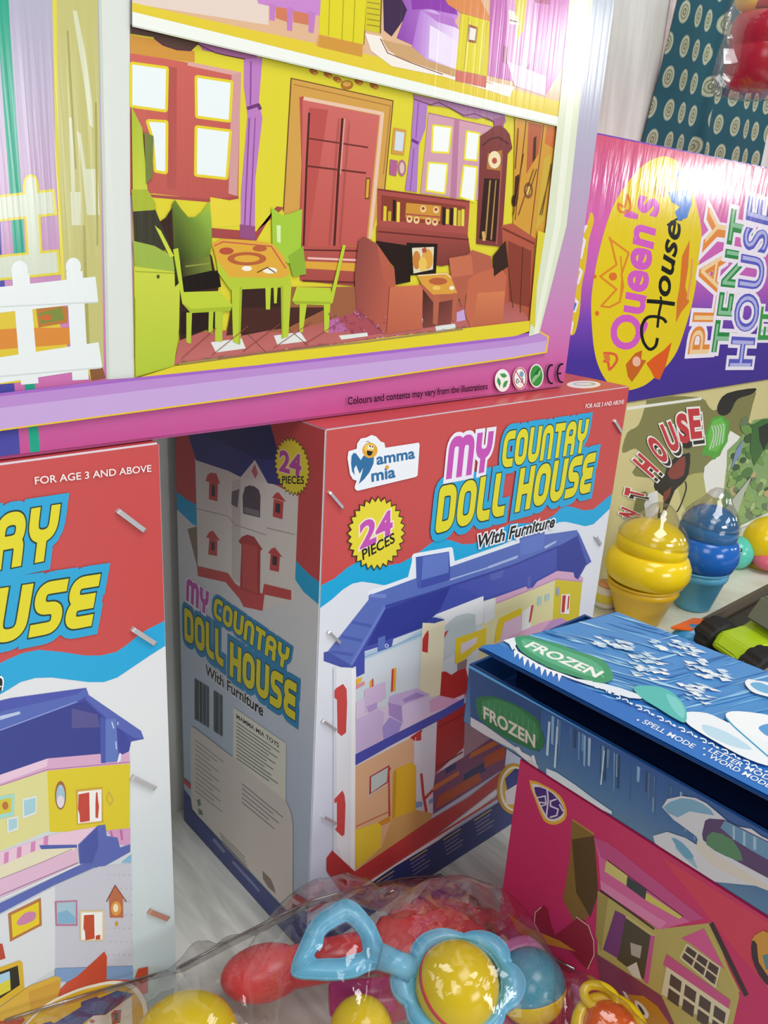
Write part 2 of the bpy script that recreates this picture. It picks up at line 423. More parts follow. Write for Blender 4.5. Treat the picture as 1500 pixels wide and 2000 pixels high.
f.many('#4c5eae', '648,1270 690,1276 688,1282 645,1275', '668,1240 708,1248 706,1254 666,1246', '688,1212 727,1220 725,1226 687,1218')
f.p('#4757a6', '632,1274 640,1272 684,1298 681,1308 632,1289')
f.p('#6b80c8', '684,1296 750,1182 755,1184 688,1300')
f.p(BL2, '720,1163 813,1129 820,1150 879,1132 879,1107 1015,1060 1064,1044 1127,1035 1130,1046 1090,1066 1000,1104 835,1158 752,1183 722,1176')
f.p('#7287cc', '722,1160 755,1160 753,1168 722,1166')
f.p('#6379c4', '813,1129 812,1090 876,1078 876,1118 820,1134')
f.p('#4a5cac', '813,1129 812,1090 826,1088 822,1150 815,1148')
f.many('#3c469a', '752,1182 835,1157 1000,1103 1090,1065 1090,1069 1000,1107 835,1161 752,1187')
f.p('#6379c4', '1015,1060 1016,1050 1063,1036 1064,1046 1060,1072 1017,1086')
f.many('#a9b8e2', '953,1106 1012,1084 1010,1090 955,1110', '1063,1067 1087,1055 1085,1060 1064,1072', '878,1131 975,1100 975,1103 878,1134')
f.many('#5a66b4', '956,1122 985,1112 980,1128 958,1134', '1030,1128 1036,1124 1036,1146 1030,1148')
f.p('#3b4598', '1088,1070 1128,1046 1140,1071 1153,1097 1140,1106 1126,1131 1121,1118 1088,1114')
f.p('#5262b2', '1126,1042 1130,1040 1155,1097 1146,1103')
f.p('#5a70bb', '738,1246 752,1241 752,1266 738,1271'); f.ring('#c7d0ec', 755, 1261, 3, 3, 1.6)
# upper storey
f.p('#a9c6de', '712,1275 737,1266 737,1273 765,1264 825,1228 825,1243 712,1288')
f.line('#7c9cb8', '712,1283 765,1263 825,1237', 1.5)
f.p('#e3e5e8', '851,1200 944,1164 944,1176 944,1215 929,1222 928,1200 912,1197 890,1203 868,1222 866,1207')
f.p('#bcc9cc', '868,1222 890,1203 912,1197 928,1200 930,1240 910,1262 866,1290')
f.p('#dbe0e2', '944,1176 966,1168 966,1206 945,1220')
f.p('#e6dfc0', '825,1216 848,1218 869,1211 866,1280 860,1357 840,1362 819,1348')
f.p('#3c4698', '825,1215 848,1205 869,1210 848,1217')
f.p('#c2393a', '824,1272 825,1248 830,1238 836,1230 837,1240 835,1275'); f.many('#c2393a', '868,1235 876,1230 867,1247')
f.many('#c8443f', '765,1307 769,1305 767,1350 763,1351', '726,1327 729,1324 729,1340 726,1342'); f.many('#e0a83a', '769,1305 774,1304 772,1348 767,1350', '722,1330 726,1327 726,1342 722,1343')
f.many('#e3b23a', '695,1327 706,1322 706,1330 695,1338'); f.many('#d89098', '695,1338 712,1330 712,1337 695,1346')
f.p('#e2c832', '889,1247 950,1226 948,1260 928,1268 905,1290 888,1297'); f.p('#d9cfda', '900,1258 932,1243 930,1256 900,1278')
f.p('#e0c428', '965,1255 969,1228 975,1207 1017,1187 1020,1200 984,1216 975,1250'); f.p('#dbbdd6', '984,1216 1018,1200 1018,1235 975,1260')
f.p('#e2e4e2', '1019,1195 1037,1183 1036,1225 1018,1232'); f.p('#b8464a', '1037,1183 1042,1181 1036,1214 1032,1216')
f.p('#eceae8', '1096,1161 1113,1160 1111,1199 1094,1198'); f.p('#b8403c', '1098,1163 1105,1162 1102,1196 1096,1196'); f.p('#b8403c', '1109,1164 1112,1163 1110,1188 1107,1192')
f.many('#a8c8c8', '1050,1166 1058,1163 1057,1180 1049,1183', '1064,1162 1073,1158 1073,1170 1064,1175'); f.ell('#9aa4b8', 1089, 1155, 3.5, 9)
f.p('#bb92c4', '1055,1222 1075,1212 1095,1206 1110,1214 1090,1235 1050,1240'); f.p('#d9a9c8', '990,1245 1055,1216 1078,1210 1050,1240 990,1262')
f.p('#b22f2f', '862,1312 870,1311 881,1318 896,1308 908,1300 915,1330 908,1362 858,1372')
f.p('#8f7a80', '893,1296 912,1286 910,1304 893,1310')
f.p('#d8c6e0', '695,1372 712,1363 712,1392 757,1378 839,1384 907,1355 905,1378 757,1440 693,1475')
f.p('#cfb8dc', '711,1347 752,1331 753,1363 740,1370 712,1392'); f.p('#b69ccf', '715,1380 736,1371 736,1384 720,1392')
f.p('#c4aedb', '760,1360 813,1344 839,1356 839,1385 787,1412 760,1398 758,1375'); f.p('#d6c7e6', '784,1378 839,1357 839,1385 787,1412'); f.p('#a98fca', '758,1372 784,1378 785,1411 759,1396')
f.p('#a58cc8', '785,1366 812,1352 830,1358 790,1372')
f.p('#c9b6dc', '695,1405 740,1385 750,1392 745,1445 695,1472'); f.p('#a394d6', '746,1420 760,1400 785,1412 778,1430 748,1445')
f.p('#d7a5cc', '838,1368 858,1358 905,1368 840,1392')
# floor beam and lower storey
f.p('#d9d5e0', '693,1495 907,1375 935,1420 930,1480 840,1600 692,1702')
f.p('#dbb089', '693,1497 808,1437 808,1600 693,1700')
f.p('#b22b2c', '800,1440 824,1424 822,1445 812,1448')
f.p('#d9dbe6', '810,1440 853,1404 849,1490 845,1545 828,1551 810,1570 815,1500')
f.p('#ab2a2b', '853,1404 912,1370 905,1460 849,1512'); f.line('#7a1d20', '856,1420 908,1393', 2); f.line('#7a1d20', '851,1500 903,1468', 3)
f.p('#a88a98', '908,1372 960,1400 975,1440 930,1470 905,1478')
f.p('#4a51ac', '693,1473 757,1440 860,1388 907,1362 905,1378 860,1405 757,1458 693,1495')
f.p('#c23a38', '811,1432 822,1425 822,1445 812,1447')
f.p('#7d4a72', '905,1478 960,1440 990,1450 985,1500 845,1590 845,1545 849,1512')
f.many('#c8702c', '845,1535 895,1505 897,1512 845,1545', '920,1470 975,1440 975,1452 915,1482'); f.many('#30386a', '905,1512 945,1488 948,1505 905,1528', '870,1500 890,1488 890,1500 870,1512'); f.many('#b5542c', '855,1555 935,1508 940,1525 850,1580', '945,1478 985,1456 985,1480 945,1500')
f.p('#c9cdc8', '721,1515 760,1492 758,1530 718,1555'); f.p('#b13a38', '721,1516 760,1493 757,1528 720,1552'); f.p('#bccac6', '724,1517 757,1498 755,1526 724,1548'); f.p('#b8403a', '757,1494 763,1500 760,1506 762,1600 758,1600')
f.line('#c26a34', '694,1614 758,1585', 2)
f.p('#e0b32a', '767,1509 772,1501 803,1488 812,1495 812,1581 765,1599'); f.p('#c99a1e', '767,1509 772,1501 774,1512 771,1596 765,1599')
f.p('#cfa160', '692,1702 744,1655 765,1600 812,1581 845,1588 840,1602'); f.p('#e3c83c', '692,1621 744,1603 744,1653 695,1698'); f.p('#d2902a', '737,1606 762,1592 762,1604 744,1612')
f.line('#b93a34', '822,1510 826,1552 832,1585', 5); f.line('#b93a34', '845,1542 828,1560', 5); f.many('#7f9fc8', '811,1565 824,1565 824,1574 811,1578', '837,1562 846,1557 846,1566 837,1570')
# end wall, shutters, base
f.p('#d3d9e2', '650,1302 694,1306 692,1706 650,1662'); f.p('#e2e6ec', '656,1302 692,1304 690,1690 672,1685 657,1650'); f.p('#eef0f2', '686,1306 694,1306 692,1706 684,1700')
f.p(RED, '652,1348 656,1343 669,1335 676,1345 677,1372 675,1430 666,1437 658,1430 657,1366 652,1362')
f.p(RED, '652,1560 668,1543 672,1552 674,1571 672,1629 667,1633 653,1619 657,1614 657,1566 652,1568')
f.p('#bf3f3f', '648,1660 692,1701 840,1600 915,1556 1000,1490 1000,1520 973,1535 835,1643 672,1749 637,1699 637,1675')
f.p('#ad3638', '637,1680 648,1661 690,1702 672,1749 637,1700')
f.p('#f0f0f2', '607,1790 672,1751 835,1645 973,1537 973,1548 835,1657 672,1763 607,1800')
f.line(RED, '600,1782 640,1758 662,1746', 4.5); f.line(RED, '700,1731 835,1643 973,1556 1010,1532', 4)
f.p(NAVY, '600,1803 640,1774 680,1754 771,1691 840,1650 971,1568 1105,1484 1110,1545 600,1880')
for i, (x, y) in enumerate(((735, 1722), (800, 1680), (865, 1640), (925, 1602))):
    for j in range(5):
        x1 = x+j*1.5; y1 = y+j*7; f.line('#8a86a8' if j else '#c9b25a', [(x1, y1), (x1+34-4*(j % 3), y1-22+2.5*(j % 3))], 2.2)
f.ell('#c99a2a', 1003, 1540, 34, 50); f.ell('#eee6d0', 1004, 1540, 29, 44); f.ell('#d7b03c', 1005, 1540, 25, 40); f.p('#333d84', '985,1520 1005,1500 1030,1505 1025,1530 990,1545'); f.p('#ded8dc', '985,1545 1010,1530 1008,1570 988,1570')
# badge and round-cornered logo sticker
starburst(f, 733.5, 1041, 57, 72, 28, -.06)
f.t('24', (701, 1071), (768, 1041), (695, 1026), MAG, outs=[(.075, '#f0e4d8')], off=.035, shear=.12)
f.t('PIECES', (707, 1093), (770, 1058), (705, 1074), '#151515', off=.022)
f.p('#f1f2f5', '677,894 679,881 695,876 696,866 703,856 714,854 724,849 733,852 742,862 749,864 751,874 816,864 818,868 814,928 810,931 697,958 692,955 691,950 695,938 688,936 682,926', 0)
f.p('#eceef3', '678,894 680,882 696,877 697,867 704,857 714,855 724,850 732,853 741,863 748,865 750,875 815,865 813,927 697,957 692,950 696,937 688,935 683,926')
f.p('#2a6c9e', '684,905 685,890 689,884 694,885 699,892 703,898 708,890 714,887 721,893 729,892 728,905 720,922 710,935 699,945 705,925 708,913 701,925 698,918 694,908 690,915 691,928 686,920')
f.ell('#e2a634', 721, 879, 15, 15); f.ell('#f0c860', 719, 875, 9, 8); f.p('#1c1612', '715,879 727,881 724,888 719,890 715,886'); f.many('#f6f4ee', '717,871 721,869 722,876 718,877', '723,870 728,869 728,876 724,877'); f.ell('#111111', 721, 871, 1.5, 1.8); f.ell('#111111', 726, 872, 1.4, 1.7); f.line('#222222', '713,863 717,861 721,864', 1)
f.t('amma', (734, 907), (809, 894), (733, 886), '#2a6c9e', off=.03); f.t('mia', (724, 940), (771, 931), (723, 918), '#2a6c9e', off=.03); f.ell('#e0a640', 754.5, 912, 4, 4)
# title
f.block('DOLL HOUSE', (847, 1043), (1150, 961), (857, 949), [TITLE[0]]); f.block('COUNTRY', (976, 915), (1140, 883), (984, 842), [TITLE[0]])
f.block('MY', (869, 936), (954, 920), (877, 853), MYL)
f.block('DOLL HOUSE', (847, 1043), (1150, 961), (857, 949), TITLE[1:]); f.block('COUNTRY', (976, 915), (1140, 883), (984, 842), TITLE[1:])
f.t('With Furniture', (930, 1069), (1081, 1028), (932, 1045), '#141414', outs=[(.11, '#f2f3f6')], off=.028, shear=.15)
f.t('FOR AGE 3 AND ABOVE', (1141, 797), (1216, 788), (1142, 789), '#f0e4e4', off=.015)
fb = f
f.done('front_panel', tb, PRINT)
for a, b in (((640, 959), (669, 993)), ((638, 1231), (664, 1256)), ((627, 1405), (656, 1425)), ((628, 1592), (656, 1607)), ((1197, 820), (1212, 845)), ((1160, 1045), (1172, 1064))): staple(tb, fb, a, b, w=7)
# left side panel
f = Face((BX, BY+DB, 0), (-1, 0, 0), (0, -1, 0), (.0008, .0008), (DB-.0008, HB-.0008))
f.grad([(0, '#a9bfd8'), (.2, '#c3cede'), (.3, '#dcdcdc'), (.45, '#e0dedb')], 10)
f.p(CY, '336,950 343,957 367,975 450,1020 575,1090 601,1117 640,1142 640,1190 627,1185 593,1156 571,1124 450,1060 375,1023 344,993 336,985')
f.p(RED, '330,725 640,838 640,1142 627,1140 601,1119 575,1092 450,1020 367,977 343,959 335,953')
f.p('#8c7a66', '366,1033 386,1028 386,1110'); f.p('#e3dcd4', '381,880 447,905 470,930 497,897 522,940 583,968 575,1172 513,1190 441,1137 387,1118')
f.p('#cfc6be', '453,940 470,935 470,1140 453,1130')
f.p('#34367e', '368,850 388,760 520,800 548,900 582,948 580,952 523,944 498,898 470,932 447,920 383,899'); f.p('#272966', '388,760 520,800 548,900 500,895 400,850')
f.p('#e0d4cc', '474,934 497,903 518,941'); f.p('#c46a6a', '491,920 498,906 504,925 499,935')
starburst(f, 571, 911, 35, 58, 30, .1)
f.t('24', (545, 918), (588, 930), (546, 880), '#b5489a', outs=[(.075, '#e8d8a8')], off=.035)
f.t('PIECES', (551, 944), (594, 945), (551, 930), '#151515', off=.022)
f.line('#a59a90', '384,993 445,1008 460,1025 520,1045', 1.5); f.line('#a59a90', '521,1031 576,1044', 1.5)
f.p('#554a55', '475,1003 474,968 479,951 487,948 497,950 506,957 509,969 508,1011'); f.p('#6a5f66', '453,960 468,955 464,992 452,985')
f.p('#847a80', '478,990 506,998 506,1009 477,1001')
for P, Q, R in (('402,940 405,928 412,923 423,925 430,945', '409,941 426,944 425,979 408,975', '414,946 420,948 420,970 413,968'), ('532,972 538,964 544,961 559,980', '535,974 554,980 552,1014 533,1009', '539,982 548,985 547,1003 538,1000'), ('403,1050 408,1040 416,1036 430,1056', '409,1050 425,1056 424,1086 407,1083', '413,1058 420,1060 419,1076 413,1074'), ('524,1080 530,1072 537,1069 552,1088', '529,1080 547,1087 545,1117 527,1113', '533,1085 542,1088 541,1105 532,1102')):
    f.p(RED, P); f.p(RED, Q); f.p('#3a3038', R)
f.p(RED, '385,1105 445,1119 460,1140 471,1148 513,1159 516,1140 569,1153 569,1172 517,1161 513,1193 476,1185 468,1169 441,1137 387,1125')
f.p('#ad3a3a', '466,1057 473,1048 484,1044 497,1049 513,1073 509,1075 508,1164 469,1150 472,1064')
f.p('#c24c4a', '474,1060 503,1068 503,1160 474,1148')
SD = [(.30, '#2a86b8'), (.146, '#153a3a'), (.114, YE)]
f.block('DOLL', (361, 1249), (437, 1304), (360, 1184), SD[:1]); f.block('HOUSE', (449, 1319), (577, 1408), (450, 1252), SD[:1]); f.block('COUNTRY', (417, 1204), (562, 1310), (420, 1164), SD[:1])
f.block('MY', (364, 1172), (407, 1203), (365, 1127), MYL)
f.block('DOLL', (361, 1249), (437, 1304), (360, 1184), SD[1:]); f.block('HOUSE', (449, 1319), (577, 1408), (450, 1252), SD[1:]); f.block('COUNTRY', (417, 1204), (562, 1310), (420, 1164), SD[1:])
f.t('With Furniture', (403, 1317), (515, 1399), (402, 1297), '#141414', outs=[(.09, '#e6e8ec')], off=.028, shear=.1)
x = 381
while x < 434:
    if not 408 < x < 416: f.p('#26241f', [(x, 1324+(x-381)*.63), (x+1.3, 1325+(x-381)*.63), (x+1.3, 1405+(x-381)*.63), (x, 1404+(x-381)*.63)])
    x += random.choice((1.9, 2.4, 3.1))
f.p('#e4e4d4', '457,1381 560,1452 559,1567 456,1484')
f.t('MAMMA MIA TOYS', (463, 1402), (546, 1460), (463, 1394), '#2a2a2a', off=.02)
for j in range(11):
    y = 1410+j*7; n = 84-(j*17 % 30)
    f.line('#77766e', [(463, y), (463+n, y+n*.70)], 1.8)
f.p('#dcd3cb', '373,1418 380,1420 455,1478 560,1566 569,1584 573,1610 573,1762 570,1778 562,1777 386,1590 377,1580 374,1560')
for j in range(12):
    y = 1445+j*9; n = 55-(j*13 % 28); f.line('#a09a94', [(383, y), (383+n, y+n*.78)], 1.8)
for j in range(5):
    y = 1530+j*9; n = 80-(j*19 % 30); f.line('#8d8782', [(474, y), (474+n, y+n*.82)], 1.8)
f.many('#6f8a70', '386,1562 392,1560 394,1572 388,1574', '388,1578 396,1582 398,1592 390,1590'); f.many('#8a7a70', '514,1700 530,1716 536,1730 540,1745 525,1732 515,1715'); 
for j in range(4): f.line('#a8a19a', [(430+j*2, 1625+j*7), (480+j*2, 1675+j*8)], 1.8)
f.p('#3a4384', '350,1520 357,1536 374,1562 378,1584 386,1594 560,1780 569,1780 574,1760 610,1786 610,1880 350,1605')
f.p('#e9e6e6', '572,1752 610,1774 610,1786 572,1762'); f.p(RED, '574,1742 610,1766 610,1776 574,1753'); f.p(RED, '350,1508 374,1532 374,1542 350,1518')
for a, b, w in (((418, 1638), (440, 1664), 9), ((456, 1682), (492, 1722), 8), ((484, 1712), (508, 1740), 7)): f.line('#7f86b4', [a, b], w*.6)
f.done('side_panel', tb, PRINT)
# lid
f = Face((BX, BY, HB), (0, 0, 1), X, (.0008, .0008), (WB-.0008, DB-.0008))
f.base(RED); f.ell('#f1eeea', 1140, 751, 33, 7.5); f.ell('#9fb0b4', 1142, 750, 22, 3.6); f.ell('#f1eeea', 1140, 750, 17, 2.2)
f.done('top_panel', tb, PRINT)

# --- left carton -------------------------------------------------------------
CX1, CY0 = .2138, .430
tc_ = thing('doll_house_carton', (CX1-WB/2, CY0+DB/2-.01, 0), 'red, blue and white doll house carton cut off at the left edge of the picture', 'toy box', 'red and white doll house cartons')
carton('carton', tc_, CX1-WB, CX1, CY0, WALLY-.004, 0, HB, [WH, WH, WH, WH, '#b9a98c', RED], PRINT)
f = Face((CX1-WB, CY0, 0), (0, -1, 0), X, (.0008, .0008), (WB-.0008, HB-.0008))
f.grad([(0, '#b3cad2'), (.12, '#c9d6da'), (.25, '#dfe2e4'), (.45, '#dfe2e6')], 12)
rb = '340,1200 326,1210 288,1229 267,1243 248,1259 227,1273 197,1280 165,1280 120,1273 75,1269 45,1275 16,1287 0,1295 -60,1325 -120,1345 -400,1390'
cb = '-400,1440 -120,1402 -60,1382 0,1356 16,1347 40,1332 69,1324 101,1323 133,1327 173,1332 203,1332 229,1323 253,1307 293,1280 326,1259 345,1246'
f.k += 1; f.raw(CY, [(0, .332), (.21, .332), (.21, .36), (0, .36)])
f.k += 1; f.raw(RED, [(0, .352), (.21, .352), (.21, HB), (0, HB)])
# part of the printed house that lies left of the picture
for c_, a_ in (('#434ca0', (.02, .255, .30)), ('#5468b4', (.05, .292, .31)), ('#dad691', (.035, .165, .255)), ('#e6c4d6', (.035, .15, .175)), ('#5766b0', (.03, .14, .152)), ('#d7dade', (.035, .045, .14)), ('#b23a2c', (.02, .028, .05)), (NAVY, (.0, .0, .02))):
    f.k += 1; f.raw(c_, [(a_[0], a_[1]), (.215, a_[1]), (.215, a_[2]), (a_[0], a_[2])])
for x_ in (.06, .12, .17):
    f.k += 1; f.raw('#f0f0ee', [(x_, .19), (x_+.022, .19), (x_+.022, .225), (x_, .225)]); f.k += 1; f.raw('#c04434', [(x_+.002, .192), (x_+.011, .192), (x_+.011, .223), (x_+.002, .223)]); f.k += 1; f.raw('#e0b32a', [(x_, .055), (x_+.026, .055), (x_+.026, .115), (x_, .115)])
f.p(CY, rb+' '+cb); f.p(RED, rb+' -400,900 -100,850 340,830')
f.p('#cfd4d8', '-100,1540 0,1513 93,1481 195,1472 254,1468 256,1690 258,1885 260,1930 -100,2080')
f.p('#dad691', '-100,1570 0,1535 92,1503 97,1621 0,1662 -100,1700'); f.p('#dac72a', '92,1503 254,1491 253,1617 205,1622 97,1625')
f.p('#d6a8c8', '-100,1545 0,1513 93,1481 195,1472 252,1468 254,1491 92,1505 0,1535 -100,1572'); f.line('#a8689c', '0,1534 92,1503 254,1488', 1.6)
f.p('#e6c6da', '0,1513 93,1481 92,1496 0,1530')
f.p('#434ca0', '-100,1385 0,1368 21,1363 168,1343 173,1357 275,1427 281,1443 256,1448 252,1467 235,1475 195,1472 93,1481 0,1513 -100,1545')
f.p('#343e8c', '0,1427 165,1368 200,1400 195,1472 93,1481 0,1513'); f.p('#54538f', '140,1383 190,1395 195,1420 140,1422')
f.p('#5468b4', '-100,1410 0,1389 21,1376 168,1345 173,1357 150,1370 0,1426 -100,1460'); f.p('#4a55ac', '-100,1385 0,1368 21,1363 166,1344 150,1356 20,1385 0,1390 -100,1410'); f.line('#8f9fd6', '0,1426 150,1370', 2)
f.p('#b9c6e4', '0,1398 38,1389 40,1394 0,1406')
f.p('#5564b2', '168,1343 173,1357 275,1427 281,1443 262,1441 222,1416 168,1366'); f.p('#3c4698', '195,1400 240,1428 252,1448 252,1467 235,1475 195,1472')
f.p('#5f77be', '206,1404 226,1403 232,1487 206,1489'); f.p('#4656a6', '195,1400 206,1404 206,1490 197,1490'); f.p('#e3e8f4', '233,1470 237,1472 235,1486 228,1490')
f.many('#c9d4f0', '217,1410 219,1409 223,1422 221,1423', '229,1410 231,1409 231,1415 229,1416', '225,1448 227,1448 228,1463 226,1463')
f.ell('#a0643a', 118, 1553, 11, 28); f.ell('#9fc0d0', 118, 1555, 8.5, 23); f.ell('#e0d6dc', 118, 1565, 7, 12)
f.p('#caa63a', '148,1542 200,1536 202,1606 150,1611'); f.p('#efece8', '152,1546 198,1541 198,1603 152,1608'); f.p('#c04434', '153,1551 174,1547 175,1603 156,1606 155,1590 152,1580'); f.p('#c04434', '187,1548 190,1546 191,1560 193,1575 191,1598 186,1596 186,1570')
f.line('#cda84a', '213,1545 208,1560 215,1572 221,1562 214,1548', 2)
f.p('#9fd6cc', '-6,1556 28,1550 27,1592 -6,1600'); f.p('#d2c23a', '-2,1562 22,1557 21,1585 -2,1591'); f.ell('#b87038', 10, 1573, 6, 8)
f.p('#dfe4e4', '43,1560 71,1553 71,1588 44,1599'); f.p('#a3ccd6', '46,1563 69,1557 69,1585 47,1594'); f.p('#dfe6e6', '13,1598 35,1593 35,1619 14,1627'); f.p('#a8ccd8', '16,1600 33,1597 33,1616 17,1623')
f.p('#e6c4d6', '-100,1700 0,1664 110,1627 205,1611 207,1650 152,1656 85,1662 -100,1740')
for a in ((8, 1665), (33, 1655), (60, 1645), (85, 1634)): f.p('#cf86b4', [(a[0], a[1]), (a[0]+9, a[1]-3), (a[0]+8, a[1]+20), (a[0]-1, a[1]+23)])
f.p('#e0dabb', '-100,1740 0,1690 76,1658 150,1653 140,1668 0,1722 -100,1765'); f.p('#4d5aa8', '76,1650 150,1649 150,1655 80,1658')
f.p('#dcb6ce', '-100,1765 0,1715 152,1656 152,1686 0,1752 -100,1800'); f.line('#8a5a86', '0,1748 152,1684', 1.6); f.line('#9a6a90', '0,1716 80,1684 140,1658', 1.2)
f.p('#d39cc4', '207,1622 254,1617 254,1652 230,1648'); f.many('#b86aa0', '214,1622 218,1622 222,1640 218,1640', '233,1620 238,1620 240,1640 236,1640')
f.p('#5766b0', '152,1649 190,1612 205,1610 208,1632 229,1635 234,1655 254,1648 254,1663 195,1696 155,1686'); f.p('#46539e', '155,1650 190,1614 192,1650 180,1685 156,1685')
f.p('#5766b0', '-100,1810 0,1763 157,1688 192,1690 107,1727 0,1783 -100,1830'); f.line('#e6e6ec', '0,1756 155,1687', 3)
f.p('#7fb8d8', '236,1684 256,1668 256,1684')
f.p('#c5c6d2', '107,1728 192,1692 256,1685 258,1885 107,1890'); f.p('#d9dde0', '-100,1835 0,1786 107,1730 107,1892 0,1960 -100,2000')
for i in range(5):
    for j in range(7): f.ell('#b0a6b8', 212+i*10+(j % 2)*4, 1708+j*26, 1.2, 1.6, n=6)
f.p('#b5733a', '15,1783 79,1752 81,1806 19,1838'); f.p('#e3cb22', '21,1786 75,1760 76,1803 24,1830'); f.p('#c982a8', '32,1800 48,1782 68,1780 66,1795 40,1806', 4)
f.p('#b77898', '106,1759 150,1757 151,1807 108,1807'); f.p('#a4c3d2', '110,1762 147,1760 147,1803 111,1803'); f.p('#7fb0cc', '112,1782 130,1776 146,1790 146,1802 112,1802')
f.p('#d8c8a0', '154,1777 203,1776 203,1836 156,1837'); f.p('#f0f0ee', '158,1781 199,1780 199,1833 158,1834'); f.p('#bf4a33', '163,1786 183,1785 184,1832 166,1835 165,1818 162,1812'); f.p('#bf4a33', '186,1826 195,1824 195,1833 186,1834')
f.p('#b76a48', '224,1728 239,1750 240,1791 214,1791 212,1752'); f.line('#8a4a34', '207,1760 224,1728 246,1760', 2); f.ell('#d89a4a', 226, 1773, 10, 14); f.ell('#f2e2c4', 225, 1772, 5, 8); f.ell('#d09a3a', 227, 1803, 3, 5)
f.p('#7e9ec8', '107,1890 258,1885 259,1914 107,1916')
f.p('#d9ae3c', '0,1965 55,1925 107,1905 118,1908 116,1940 60,1990 -100,2060'); f.p('#cf9c34', '55,1935 116,1912 116,1945 60,1990')
f.p('#b8442e', '-20,1840 4,1842 10,1870 -20,1880'); f.p('#c6492f', '113,1941 116,1932 133,1915 150,1905 187,1872 203,1857 208,1867 207,1912 262,1912 269,1891 288,1887 288,1938 280,1940 240,1950 110,1965')
f.p('#d9b12c', '-10,1891 38,1874 43,1878 47,1930 -10,1970'); f.p('#262318', '-10,1900 34,1884 38,1922 -10,1955'); f.p('#a9cfe2', '-10,1905 18,1895 20,1930 -10,1945'); f.p('#dccf3e', '-10,1925 19,1910 20,1932 -10,1948')
f.p('#b23a2c', '-60,2000 20,1990 42,1978 48,1990 20,2030 -60,2040')
ov = [(-30, 2090), (20, 2030), (80, 1966), (140, 1934), (190, 1919), (225, 1914), (258, 1921), (278, 1942), (288, 1970), (285, 2010), (240, 2060), (120, 2110)]
f.p('#efe9dc', catmull(ov, 5)); f.p('#dbae1e', catmull([(130+(x-130)*.94, 2010+(y-2010)*.93) for x, y in ov], 5))
f.p('#3a437c', '60,2030 83,1997 98,1993 105,1997 157,1965 157,1955 187,1944 193,1948 227,1933 261,1939 205,1980 181,1982 107,2040'); f.p('#e9e4dc', '150,2040 165,2002 181,1982 205,1981 256,1945 258,2010 220,2040'); f.p('#b8523a', '216,1978 222,1972 236,1970 234,1996 218,1999'); f.p('#3a2a28', '222,1978 230,1976 229,1990 222,1992'); f.ell('#c46a5a', 179, 1993, 5, 4)
f.block('DOLL HOUSE', (-640, 1377), (177, 1222), (-628, 1240), TITLE[:1]); f.block('COUNTRY', (-392, 1190), (104, 1091), (-384, 1062), TITLE[:1])
f.block('DOLL HOUSE', (-640, 1377), (177, 1222), (-628, 1240), TITLE[1:]); f.block('COUNTRY', (-392, 1190), (104, 1091), (-384, 1062), TITLE[1:])
f.t('With Furniture', (-250, 1420), (3, 1347), (-250, 1380), '#141414', outs=[(.1, '#f2f3f6')], off=.028, shear=.15)
f.t('FOR AGE 3 AND ABOVE', (67, 945), (294, 920), (66, 931), '#f0e4e2', off=.014)
fc = f; f.done('front_panel', tc_, PRINT)
for a, b, m in (((227, 995), (283, 1037), STEEL), ((256, 1226), (304, 1257), STEEL), ((255, 1515), (303, 1539), STEEL), ((289, 1777), (329, 1793), COPPER)): staple(tc_, fc, a, b, m, 12)
rr0 = random.Random(11)
# ---------------------------------------------------------------- big pink doll house carton on top
AX0, AX1, AY, AZ1 = -.16, .6065, .4332, .97
ta = thing('pink_doll_house_carton', ((AX0+AX1)/2, (AY+WALLY)/2, HB), 'huge glossy pink carton printed with a furnished toy house, lying across the two red cartons', 'toy box')
carton('carton', ta, AX0, AX1, AY, WALLY-.006, HB+.0005, AZ1, ['#c95f9c', '#c95f9c', '#c95f9c', '#d99cc4', '#c95f9c', '#d8dde4'], GLOSSY, .003)
f = Face((AX0, AY, HB), (0, -1, 0), X, (.002, .003), (AX1-AX0-.0015, AZ1-HB-.002))
f.grad([(0, '#c14f8f'), (.022, '#c9629f'), (.05, '#cc78b2'), (.10, '#c291b9'), (.17, '#b4a4bf'), (.26, '#b0b8c6'), (.36, '#b6c0ca')], 30)
f.p('#4c4aa0', '-700,-500 -80,-500 -8,200 3,489 36,838 40,898 -700,1100'); f.p('#23a184', '-34,-500 0,-500 14,-60 20,60 41,365 48,489 79,893 60,895 26,489 0,110')
f.p('#dccf38', '256,-420 1190,-300 1150,-40 256,-30'); f.p('#cf9cae', '420,-300 640,-285 630,-100 420,-100'); f.p('#e8eff0', '440,-280 620,-268 612,-120 440,-120'); f.p('#8a4fb0', '150,-520 1230,-390 1215,-320 180,-430')
f.p('#c2bd78', '90,-420 190,-420 190,-50 108,-50'); f.p('#d9ded6', '190,-420 257,-420 256,-50 191,-50'); f.p('#d9dfc4', '1160,-330 1205,-320 1160,-50 1112,-50')
# porch column with streaks, white corner column
f.p('#dccf46', '101,-60 180,-60 203,738 178,745 120,560 108,300'); f.p('#c2bd78', '110,-60 190,-60 203,738 182,744 127,560 114,300')
f.many('#d6d8b8', '142,20 150,22 166,100 180,200 182,250 175,245 165,170', '134,228 142,232 147,400 140,395', '150,255 158,262 178,410 172,420', '160,330 190,330 195,420 170,420', '137,375 157,375 158,440 140,440')
f.many('#a8a25c', '130,60 134,60 150,330 146,330', '160,440 166,440 176,700 170,700', '185,200 189,200 192,480 188,480')
f.p('#d9ded6', '191,-60 256,-60 253,52 254,400 263,738 211,741'); f.p('#c7cfc4', '191,-60 197,-60 214,741 208,741')
